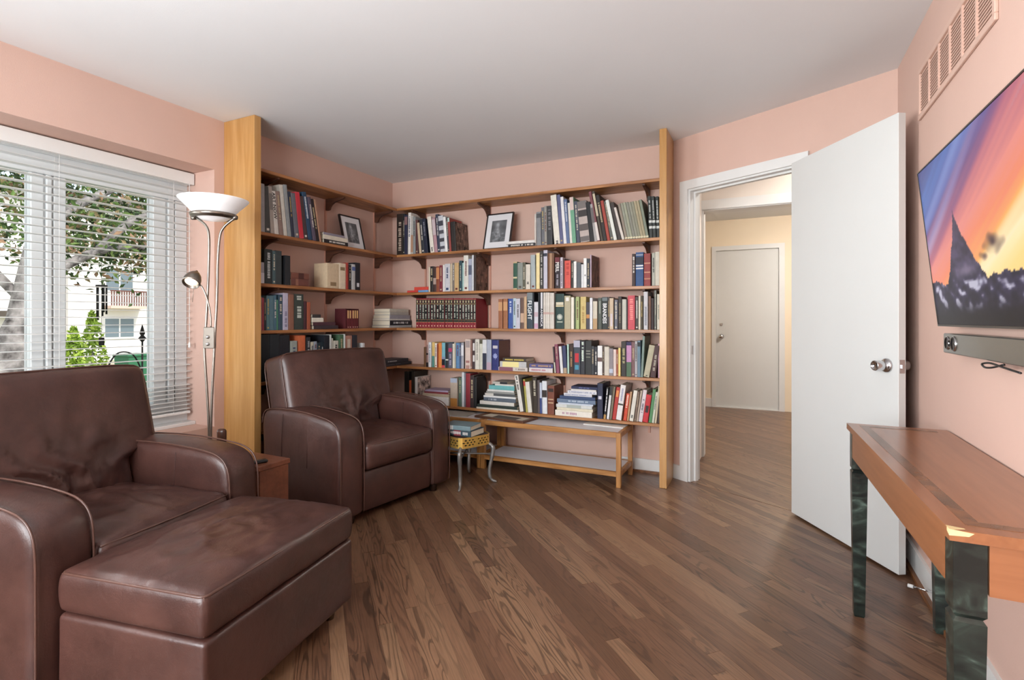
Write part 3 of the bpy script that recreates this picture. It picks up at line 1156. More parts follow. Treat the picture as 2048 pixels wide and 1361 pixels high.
MB().tube(rrect(OX - .004, OY - .004, .020, .406), .0046, 7, True).obj('piping', M_pipe, cu, True)
for sx, sy in ((1, -1), (1, 1), (-1, -1), (-1, 1)):
    MB().tube([(sx * (OX - .0065), sy * (OY - .0065), .405), (sx * (OX - .0045), sy * (OY - .0045), .35), (sx * (OX - .0065), sy * (OY - .0065), .300)], .003, 6).obj('corner_seam', M_pipe, cu, True)
soft('base', (OX + .004, OY + .004, .118), .016, (0, 0, .172), lambda p: p + Vector((.005 * nz(p.y * 5, p.z * 4, 1), 0, 0)), ot, .04, 4)
for sx in (-1, 1):
    for sy in (-1, 1):
        MB().lathe([(.0, 0), (.018, 0), (.022, .045), (.024, .06)], 14, (sx * (OX - .06), sy * (OY - .06), 0)).obj('foot', M_chrome, ot, True)

# ------------------------------------------------------------------ side table between the chairs
M_cube = wood('side_table_wood', '7c4a34', '673a28', .35, 0, coat=.2, bands=2)
st = thing('side_table', 'small square wooden side table between the two armchairs', 'side table', (-2.335, 1.775, 0))
MB().bbox(-.185, .185, -.090, .090, .425, .450, .003).obj('table_top', M_cube, st)
for sx in (-1, 1):
    MB().bbox(sx * .172 - .008, sx * .172 + .008, -.083, .083, .0, .425, .002).obj('side', M_cube, st)
for sy in (-1, 1):
    MB().bbox(-.164, .164, sy * .076 - .007, sy * .076 + .007, .0, .425, .002).obj('panel', M_cube, st)
bx_ = MB()
V, F_ = rbox(.022, .016, .075, .015, .03, 4)
bx_.add([p + Vector((0, 0, .076)) for p in V], F_)
tag(bx_.obj('wooden_stand', wood('dark_walnut', '4a2a1c', '2c1810', .3, 2), None, True, (-2.44, 1.700, .4505), (0, 0, .4)), 'small dark rounded wooden upright standing on the side table', 'ornament')
rm = thing('remote_control', 'small black remote lying near the edge of the side table', 'remote', (-2.215, 1.72, .4505), 1.2)
MB().bbox(-.05, .05, -.018, .018, 0, .014, .004).obj('body', M_dark, rm)
for i in range(4):
    MB().box(-.035 + i * .018, -.026 + i * .018, -.008, .008, .0141, .0155).obj('button', mat('grey_button', '55575a', .5), rm)

# ------------------------------------------------------------------ floor lamp
M_steel = mat('brushed_nickel', '8f8880', .32, 1.0, var=.06, vscale=40)
lp = thing('floor_lamp', 'brushed nickel torchiere floor lamp with white glass bowl and reading arm', 'floor lamp', (-2.70, 1.836, 0))
R2 = Vector((math.cos(YAW), math.sin(YAW), 0))
px = 2.84 / 1046
def lpt(du, v_, fwd=0.0):
    return R2 * (du * px) + Vector((0, 0, 1.143 + (640 - v_) * px)) + Vector((-R2.y, R2.x, 0)) * fwd
MB().lathe([(.0, 0), (.125, 0), (.125, .012), (.11, .022), (.03, .028), (.018, .04), (.0, .04)], 32, (-.022, -.011, 0)).obj('base', M_steel, lp, True)
def spl(P, n_=6):
    out = []
    for i in range(len(P) - 1):
        p0, p1, p2, p3 = P[max(i - 1, 0)], P[i], P[i + 1], P[min(i + 2, len(P) - 1)]
        for k in range(n_):
            t = k / n_
            out.append(.5 * ((2 * p1) + (-p0 + p2) * t + (2 * p0 - 5 * p1 + 4 * p2 - p3) * t * t + (-p0 + 3 * p1 - 3 * p2 + p3) * t ** 3))
    out.append(P[-1])
    return out
for pts in ([(-10, 1055), (-10, 860), (-19, 697), (-16, 655), (-13, 600), (-10, 520), (-10, 473), (-16, 452), (-34, 437), (-41, 434)],
            [(-6, 1055), (-6, 860), (1, 697), (3, 655), (6, 600), (8, 520), (12, 473), (20, 455), (36, 441), (43, 438)]):
    MB().tube(spl([lpt(*p) for p in pts]), .0065, 10).obj('pole', M_steel, lp, True)
bz = 1.143 + (640 - 436) * px
bowl = MB().lathe([(.0, bz - .022), (.062, bz - .012), (.085, bz + .004), (.098, bz + .018), (.130, bz + .052), (.170, bz + .094), (.172, bz + .098), (.166, bz + .097), (.125, bz + .056), (.09, bz + .022), (.06, bz - .004), (.0, bz - .014)], 40)
bowl.obj('bowl_shade', mat('white_glass_bowl', 'f3f3f4', .25, emit='ffffff', estr=.18), lp, True)
MB().lathe([(.094, bz - .006), (.112, bz + .002), (.116, bz + .016), (.110, bz + .020), (.096, bz + .004), (.094, bz - .006)], 40, cap=False).obj('ring', M_steel, lp, True)
for du in (-40, 42):
    MB().tube([lpt(du - 4, 436), lpt(du + 4, 436)], .012, 10).obj('clip', M_steel, lp, True)
c_ = lpt(-8, 676)
bx2 = MB().bbox(-.030, .030, -.010, .010, -.058, .058, .003).obj('switch_box', mat('nickel_box', '7d766e', .4, .8), lp, False, c_, (0, 0, YAW))
for z in (.004, -.034):
    MB().lathe([(.0, .0), (.009, .0), (.009, .006), (.006, .009), (.0, .010)], 14, M=Matrix.Rotation(PI / 2, 3, 'X'), c=(-.005, -.010, z)).obj('dimmer_knob', M_chrome, bx2, True)
gn = MB().tube(spl([lpt(-5, 655, -.004), lpt(-5, 632, -.008), lpt(-9, 605, -.012), lpt(-18, 578, -.018), lpt(-28, 566, -.02)]), .004, 8).obj('gooseneck', M_steel, lp, True)
hd = link('reading_head', None, lp, lpt(-36, 556, -.02))
hd.rotation_euler = (Vector((.826, -.56, 0)) * .62 + Vector((-.56, -.826, 0)) * .30 + Vector((0, 0, -.80))).to_track_quat('-Z', 'Y').to_euler()
MB().lathe([(.0, -.012), (.026, -.024), (.040, -.044), (.042, -.045), (.044, -.038), (.042, -.012), (.034, .012), (.020, .032), (.008, .040), (.006, .050), (.0, .052)], 28).obj('head_shade', M_steel, hd, True)
MB().lathe([(.0, -.041), (.022, -.0395), (.033, -.034), (.030, -.026), (.0, -.022)], 24).obj('bulb', mat('reading_bulb', 'fff2e0', .3, emit='ffe6c8', estr=1.2), hd, True)
MB().tube([lpt(-33, 572, -.03), lpt(-36, 605, -.03)], .0012, 5).obj('pull_chain', M_steel, lp, True)

# ------------------------------------------------------------------ low benches under the shelves
M_bench = wood('bench_maple', 'c08a50', '9a6834', .42, 0, coat=.1)
M_benchz = wood('bench_maple_leg', 'c08a50', '9a6834', .42, 2, coat=.1)
M_lam = mat('white_laminate', 'dcdde2', .35, var=.01)
def bench(label, x0, x1):
    t = thing('low_bench', label, 'bench', (x0, 3.505, 0), 0, 'low maple benches under the shelves')
    W, D, H = x1 - x0, .365, .372
    lg = .032
    for x in (0, W - lg):
        for y in (0, D - lg):
            MB().bbox(x, x + lg, y, y + lg, 0, H, .002).obj('leg', M_benchz, t)
    for z0, z1 in ((H - .034, H), (.072, .104)):
        for y in (0, D - lg):
            MB().bbox(lg, W - lg, y + .003, y + lg - .003, z0, z1, .0015).obj('rail', M_bench, t)
        for x in (0, W - lg):
            MB().bbox(x + .003, x + lg - .003, lg, D - lg, z0, z1, .0015).obj('rail', M_benchz, t)
    MB().box(lg - .004, W - lg + .004, lg - .004, D - lg + .004, H - .014, H - .002).obj('top', M_lam, t)
    MB().box(lg - .004, W - lg + .004, lg - .004, D - lg + .004, .092, .103).obj('lower_shelf', M_lam, t)
    return t
bench('low maple bench with white top, the one nearer the doorway panel', -1.985, -.898)
bench('low maple bench with white top, half hidden behind the corner armchair', -3.075, -1.988)
pf = thing('picture_frame', 'brown framed picture lying flat on the white bench top', 'picture', (-1.845, 3.655, .3705), math.radians(-8), 'pictures')
for a in ((-.23, .23, -.105, -.075), (-.23, .23, .075, .105), (-.23, -.20, -.075, .075), (.20, .23, -.075, .075)):
    MB().bbox(*a, 0, .016, .002).obj('frame_side', mat('brown_frame', '5a3a2a', .4, var=.15), pf)
MB().box(-.20, .20, -.075, .075, .002, .008).obj('mat_board', mat('cream_board', 'cfc8b8', .7), pf)
MB().box(-.10, .12, -.045, .045, .0081, .0085).obj('print', mat('dark_print', '4a4440', .6, var=.3, vscale=20), pf)
for lb, c0, sz, rz, cl in (('white sheet of paper on the right end of the white bench', (-1.07, 3.74, .371), (.15, .06), -.05, 'ebe8e2'), ('grey folder on the bench top beside the armchair', (-2.30, 3.66, .371), (.14, .10), .1, 'a8a49a')):
    tag(MB().bbox(-sz[0], sz[0], -sz[1], sz[1], 0, .006, .001).obj('paper_folder', mat('paper_' + cl, cl, .7, var=.03), None, False, c0, (0, 0, rz)), lb, 'paper')

# ------------------------------------------------------------------ little brass stool
M_iron = mat('grey_iron', '8b8884', .45, .7, var=.1, vscale=20)
sl_ = thing('brass_stool', 'little stool with pierced brass band and curved grey iron legs', 'stool', (-1.925, 3.170, 0), math.radians(-23.5))
band = MB()
nb, rows = 72, 9
Rb = .142
def sq(a):                                        # rounded-square plan
    c, s = math.cos(a), math.sin(a)
    k = (abs(c) ** 5 + abs(s) ** 5) ** (-1 / 5)
    return Rb * k * c, Rb * k * s
zb0, zb1 = .272, .345
for i in range(nb):
    for j in range(rows):
        if j in (2, 4, 6) and (i + (j // 2)) % 2 == 0 and i % 9 not in (0, 8):
            continue                                # pierced holes
        a0, a1 = 2 * PI * i / nb, 2 * PI * (i + 1) / nb
        z0, z1 = zb0 + (zb1 - zb0) * j / rows, zb0 + (zb1 - zb0) * (j + 1) / rows
        band.add([(*sq(a0), z0), (*sq(a1), z0), (*sq(a1), z1), (*sq(a0), z1)], [(0, 1, 2, 3)])
bo = band.obj('brass_band', M_brass, sl_)
md = bo.modifiers.new('thickness', 'SOLIDIFY')
md.thickness = .002
MB().poly([(sq(2 * PI * i / 48)[0] * .97, sq(2 * PI * i / 48)[1] * .97) for i in range(48)], .325, .340).obj('seat', mat('stool_seat', '4a3026', .6, var=.2), sl_)
MB().poly([(sq(2 * PI * i / 48)[0] * .95, sq(2 * PI * i / 48)[1] * .95) for i in range(48)], .268, .276).obj('under_frame', M_iron, sl_)
for a in (45, 135, 225, 315):
    c, s = math.cos(math.radians(a)), math.sin(math.radians(a))
    prof = [(.165, .276), (.188, .262), (.202, .238), (.194, .18), (.178, .10), (.178, .05), (.192, .020), (.216, .008), (.226, .008)]
    MB().tube(spl([Vector((r * c, r * s, z)) for r, z in prof], 5), [.012] * 8 + [.0155] * 8 + [.013] * 12 + [.010] * 8 + [.008] * 5, 8).obj('leg', M_iron, sl_, True)
MB().tube([(-.13, -.13, .20), (.13, .13, .20)], .006, 6).obj('stretcher', M_iron, sl_, True)
MB().tube([(.13, -.13, .205), (-.13, .13, .205)], .006, 6).obj('stretcher', M_iron, sl_, True)

# ------------------------------------------------------------------ console table
def marble():
    m = bpy.data.materials.new('green_marble')
    m.use_nodes = True
    n = m.node_tree.nodes
    l = m.node_tree.links
    b = n['Principled BSDF']
    b.inputs['Roughness'].default_value = .3
    tc = n.new('ShaderNodeTexCoord')
    mp = n.new('ShaderNodeMapping')
    mp.inputs['Scale'].default_value = (6, 6, 10)
    l.new(tc.outputs['Object'], mp.inputs[0])
    a = n.new('ShaderNodeTexNoise')
    a.inputs['Scale'].default_value = 1.6
    a.inputs['Detail'].default_value = 8
    a.inputs['Distortion'].default_value = 1.6
    l.new(mp.outputs[0], a.inputs['Vector'])
    rp = n.new('ShaderNodeValToRGB')
    e = rp.color_ramp.elements
    e[0].position, e[0].color = .38, lin('141a18')
    e[1].position, e[1].color = .80, lin('6a7c72')
    k = e.new(.56)
    k.color = lin('252e29')
    k = e.new(.66)
    k.color = lin('3a4740')
    l.new(a.outputs[0], rp.inputs[0])
    l.new(rp.outputs[0], b.inputs['Base Color'])
    return m
M_marb = marble()
M_cons = wood('console_wood', '9a6340', '875434', .28, 1, coat=.3, bands=2)
M_consx = wood('console_wood_x', '9a6340', '875434', .30, 0, coat=.3, bands=2)
ct = thing('console_table', 'wooden console table with green marble legs against the right wall', 'console table')
CX1, CY0, CY1, CZ = .592, 1.298, 2.432, .735
def cf(y):                                        # front edge of the table, not quite parallel to the wall
    return .325 - (y - CY0) * .034
def cslab(y0, y1, a0, a1, z0, z1):
    """strip between front offsets a0 and a1"""
    return MB().poly([(cf(y0) + a0, y0), (cf(y0) + a1, y0), (cf(y1) + a1, y1), (cf(y1) + a0, y1)], z0, z1)
MB().poly([(cf(CY0) - .008, CY0 - .008), (CX1, CY0 - .008), (CX1, CY1 + .008), (cf(CY1) - .008, CY1 + .008)], CZ - .022, CZ).obj('table_top', M_cons, ct)
M_inl = mat('dark_inlay', '54402f', .25, col2='8a5a3a', vscale=14)
cslab(CY0 + .03, CY1 - .03, .028, .056, CZ, CZ + .0006).obj('inlay', M_inl, ct)
for y in (CY0 + .03, CY1 - .058):
    MB().poly([(cf(y) + .056, y), (CX1 - .04, y), (CX1 - .04, y + .028), (cf(y + .028) + .056, y + .028)], CZ, CZ + .0006).obj('inlay', M_inl, ct)
cslab(CY0 + .055, CY1 - .055, .001, .018, CZ - .122, CZ - .022).obj('apron', M_cons, ct)
MB().box(CX1 - .02, CX1 - .004, CY0 + .055, CY1 - .055, CZ - .122, CZ - .022).obj('apron', M_cons, ct)
MB().box(cf(CY0) + .055, CX1 - .055, CY0 + .001, CY0 + .018, CZ - .122, CZ - .022).obj('apron', M_consx, ct)
MB().box(cf(CY1) + .055, CX1 - .055, CY1 - .018, CY1 - .001, CZ - .122, CZ - .022).obj('apron', M_consx, ct)
def taper(x, y, nm):
    mb = MB()
    def sec(h0, h1, z0, z1):
        mb.add([(x - h0, y - h0, z0), (x + h0, y - h0, z0), (x + h0, y + h0, z0), (x - h0, y + h0, z0), (x - h1, y - h1, z1), (x + h1, y - h1, z1), (x + h1, y + h1, z1), (x - h1, y + h1, z1)],
               [(0, 3, 2, 1), (4, 5, 6, 7), (0, 1, 5, 4), (1, 2, 6, 5), (2, 3, 7, 6), (3, 0, 4, 7)])
    sec(.026, .026, CZ - .165, CZ - .022)
    sec(.0205, .026, CZ - .173, CZ - .165)
    sec(.026, .0205, CZ - .181, CZ - .173)
    sec(.018, .026, .006, CZ - .181)
    sec(.015, .017, .0, .006)
    return mb.obj(nm, M_marb, ct)
for y in (CY0 + .027, CY1 - .027):
    for x in (cf(y) + .027, CX1 - .027):
        taper(x, y, 'leg')
CX0 = cf(CY0)
MB().add([(CX0 - .0085, CY0 - .0085, CZ - .012), (CX0 + .022, CY0 - .0085, CZ - .010), (CX0 + .030, CY0 - .0085, CZ - .003), (CX0 - .0085, CY0 - .0085, CZ + .0005), (CX0 - .0085, CY0 + .012, CZ - .006), (CX0 - .0085, CY0 + .014, CZ + .0005), (CX0 + .018, CY0 + .006, CZ + .0006)],
         [(0, 1, 2, 3), (0, 3, 5, 4), (3, 2, 6, 5)]).obj('chipped_corner', mat('bare_wood_chip', 'e2cc98', .6, var=.1, vscale=40), ct)

# ------------------------------------------------------------------ television and soundbar
tv = thing('television', 'flat screen television on the right wall showing a mountain at sunset', 'television', (.536, 2.300, 1.121), 0)
TW, TH = .958, .545
tilt = math.atan2(.059, .54)
# local: x thickness (to the left = screen side, negative), y along the wall (towards the camera negative), z up the screen
tv.rotation_euler = (0, -tilt, 0)
MB().bbox(.0, .018, -TW, 0, 0, TH, .003).obj('case', mat('tv_case', '1a1a1c', .35), tv)
for a in ((-TW, 0, 0, .006), (-TW, 0, TH - .004, TH), (-.004, 0, .006, TH - .004), (-TW, -TW + .004, .006, TH - .004)):
    MB().box(-.003, .0, *a).obj('bezel', mat('tv_bezel', '4a4540', .35, .5), tv)
MB().box(.018, .030, -TW + .25, -.25, .14, .40).obj('rear_housing', M_dark, tv)
MB().tube([(.026, -.47, .32), (.070, -.47, .29)], .012, 8).obj('mount_arm', M_steel, tv)
NU, NV = 190, 116
cols, vv, ff = [], [], []
def mixc(a, b_, t):
    t = max(0, min(1, t))
    return tuple(a[i] + (b_[i] - a[i]) * t for i in range(3))
def ramp(stops, t):
    for i in range(len(stops) - 1):
        if t <= stops[i + 1][0]:
            return mixc(stops[i][1], stops[i + 1][1], (t - stops[i][0]) / (stops[i + 1][0] - stops[i][0]))
    return stops[-1][1]
SKYR = [(-.5, (.98, .62, .25)), (-.18, (1.0, .86, .55)), (-.02, (1.0, .93, .75)), (.10, (.98, .70, .40)), (.22, (.95, .55, .42)), (.34, (.92, .56, .52)), (.46, (.72, .42, .50)), (.58, (.48, .33, .52)), (.70, (.36, .40, .66)), (.84, (.33, .44, .70)), (1.1, (.26, .25, .46))]
def srgb(c):
    return tuple(x / 12.92 if x <= .04045 else ((x + .055) / 1.055) ** 2.4 for x in c) + (1,)
def tvcol(s, t):
    a = t - .62 * s + .04
    st_ = nz((t - .75 * s) * 9, s * .9, 3.3) * .10 + nz((t - .75 * s) * 24, s * 1.2, 8.1) * .05
    c = ramp(SKYR, a + st_)
    lt = nz((t - .8 * s) * 7 + 4, s * .5, 1.1)
    if a > .45 and lt > .1:
        c = mixc(c, (.72, .76, .92), (lt - .1) * 1.6)
    # drifting dark cloud
    d = math.hypot((s - .60) / .075, (t - .40) / .055) + nz(s * 20, t * 20) * .5
    c = mixc(c, (.30, .22, .24), 1.0 - d)
    d = math.hypot((s - .53) / .05, (t - .35) / .03) + nz(s * 26, t * 26) * .5
    c = mixc(c, (.34, .24, .25), .9 - d)
    # peak and ridges
    ridge = .245 + .040 * nz(s * 6, 1.5) + .022 * nz(s * 19, 2.5) + .010 * nz(s * 50, 4)
    ridge += .12 * sstep(.70, .98, s)
    x = s - .315
    pk = .655 - (abs(x) / (.205 if x > 0 else .13)) ** .74 * .40 + .020 * nz(s * 34, 7) + .010 * nz(s * 80, 1)
    top = max(ridge, pk)
    if t < top:
        n1 = nz(s * 14 + t * 7, t * 16, 5) + .5 * nz(s * 34, t * 36, 2)
        base = mixc((.09, .09, .18), (.27, .24, .37), .5 + 1.2 * n1)
        if pk > ridge and t > .25:
            base = mixc(base, (.42, .34, .44), .55 * (t - .25) / .35)
        lo = sstep(.34, .22, t)
        snow = (n1 - .16) * lo * sstep(.04, .14, t)
        base = mixc(base, (.74, .73, .80), snow * 3.0)
        base = mixc(base, (.03, .03, .07), sstep(.17, .03, t) * .92)
        mist = math.exp(-((t - .30) / .035) ** 2 - ((s - .36) / .10) ** 2)
        c = mixc(base, (.60, .54, .64), mist * .65)
    return srgb(c)
for j in range(NV + 1):
    for i in range(NU + 1):
        vv.append((-.0012, -TW + .005 + (TW - .010) * (1 - i / NU), .007 + (TH - .012) * j / NV))
        cols.append(tvcol(i / NU, j / NV))
for j in range(NV):
    for i in range(NU):
        k = j * (NU + 1) + i
        ff.append((k, k + 1, k + NU + 2, k + NU + 1))
me = bpy.data.meshes.new('screen')
me.from_pydata(vv, [], ff)
at = me.attributes.new('col', 'FLOAT_COLOR', 'POINT')
at.data.foreach_set('color', [x for c in cols for x in c])
me.materials.append(attr_mat('tv_picture', 'col', .3, emit=1.12, spec=.08))
link('screen', me, tv)

sb = thing('soundbar', 'long grey soundbar with round drivers below the television', 'soundbar', (.545, 2.285, 1.03))
MB().bbox(.0, .053, -.92, 0, 0, .067, .003).obj('body', mat('soundbar_metal', '85857f', .22, .75, var=.05), sb)
for y, r in ((-.045, .022), (-.078, .013), (-.113, .024), (-.81, .024), (-.845, .013), (-.878, .022)):
    mm = Matrix.Rotation(-PI / 2, 3, 'Y')
    dr = MB().lathe([(r, .0), (r, .003), (r * .86, .0035), (r * .8, .001), (r * .3, .0006), (.0, .0016)], 24, (0, y, .034), mm).obj('driver', mat('driver_dark', '2d2d2e', .25, .6), sb, True)
    MB().lathe([(r * .97, .003), (r * 1.04, .0038), (r * 1.04, .0), ], 24, (0, y, .034), mm, cap=False).obj('driver_ring', M_chrome, dr, True)
MB().box(.012, .02, -.5, -.42, .067, .0672).obj('label_plate', M_dark, sb)
tag(MB().tube(spl([Vector((.556, 1.80, 1.025)), Vector((.548, 1.86, 1.012)), Vector((.545, 1.90, 1.010)), Vector((.548, 1.93, 1.017)), Vector((.551, 1.88, 1.023)), Vector((.553, 1.80, 1.018)), Vector((.556, 1.70, 1.012))]), .0028, 7).obj('cable', M_dark, None, True), 'thin black cable looping below the soundbar', 'cable')
tag(MB().tube(spl([Vector((.589, 1.22, .38)), Vector((.575, 1.235, .29)), Vector((.578, 1.27, .17)), Vector((.585, 1.31, .08)), Vector((.55, 1.32, .006))]), .004, 7).obj('cable', M_dark, None, True), 'dark power cable hanging beside the console table leg', 'cable')

# ------------------------------------------------------------------ hall furniture
ht = thing('hall_table', 'small carved wooden hall table beside the white far door', 'table', (-1.12, 6.95, 0))
M_ht = wood('hall_table_wood', '9c6a44', '6e4526', .4, 0)
MB().bbox(-.33, .33, -.19, .19, .655, .68, .003).obj('table_top', M_ht, ht)
MB().bbox(-.30, .30, -.165, .165, .57, .655, .002).obj('apron', M_ht, ht)
for sx in (-1, 1):
    for sy in (-1, 1):
        MB().tube(spl([Vector((sx * (.285 + dx), sy * (.15 + dx * .6), z)) for dx, z in ((0, .62), (.015, .52), (.028, .42), (.0, .25), (-.018, .10), (.01, .02), (.02, .0))]), [.022] * 8 + [.024] * 7 + [.017] * 8 + [.012] * 8 + [.016] * 6, 8).obj('leg', M_ht, ht, True)
oc = thing('office_chair', 'dark office chair in the hall mostly hidden behind the open door', 'chair', (.49, 5.28, 0), .35)
for k in range(5):
    a = math.radians(205 + 72 * k)
    c, s = math.cos(a), math.sin(a)
    ra = MB().tube([(0, 0, .10), (c * .2, s * .2, .085), (c * .30, s * .30, .07)], [.025, .02, .016], 8).obj('base_spoke', M_dark, oc, True)
    MB().lathe([(.0, -.012), (.028, -.012), (.03, 0), (.028, .012), (.0, .012)], 16, (c * .30, s * .30, .030), Matrix.Rotation(a, 3, 'Z') @ Matrix.Rotation(PI / 2, 3, 'X')).obj('caster', M_dark, ra, True)
MB().tube([(0, 0, .10), (0, 0, .42)], .025, 12).obj('column', M_steel, oc, True)
M_fab = mat('dark_blue_fabric', '3c424c', .9, var=.15, vscale=40)
V, F_ = rbox(.23, .23, .04, .03, .08, 3)
MB().add([p + Vector((0, 0, .455)) for p in V], F_).obj('seat', M_fab, oc, True)
V, F_ = rbox(.035, .21, .25, .03, .08, 3)
MB().add([p + Vector((.25, 0, .80)) for p in V], F_).obj('backrest', M_fab, oc, True)
MB().tube([(.1, 0, .42), (.25, 0, .45), (.27, 0, .60)], .015, 8).obj('back_support', M_dark, oc, True)

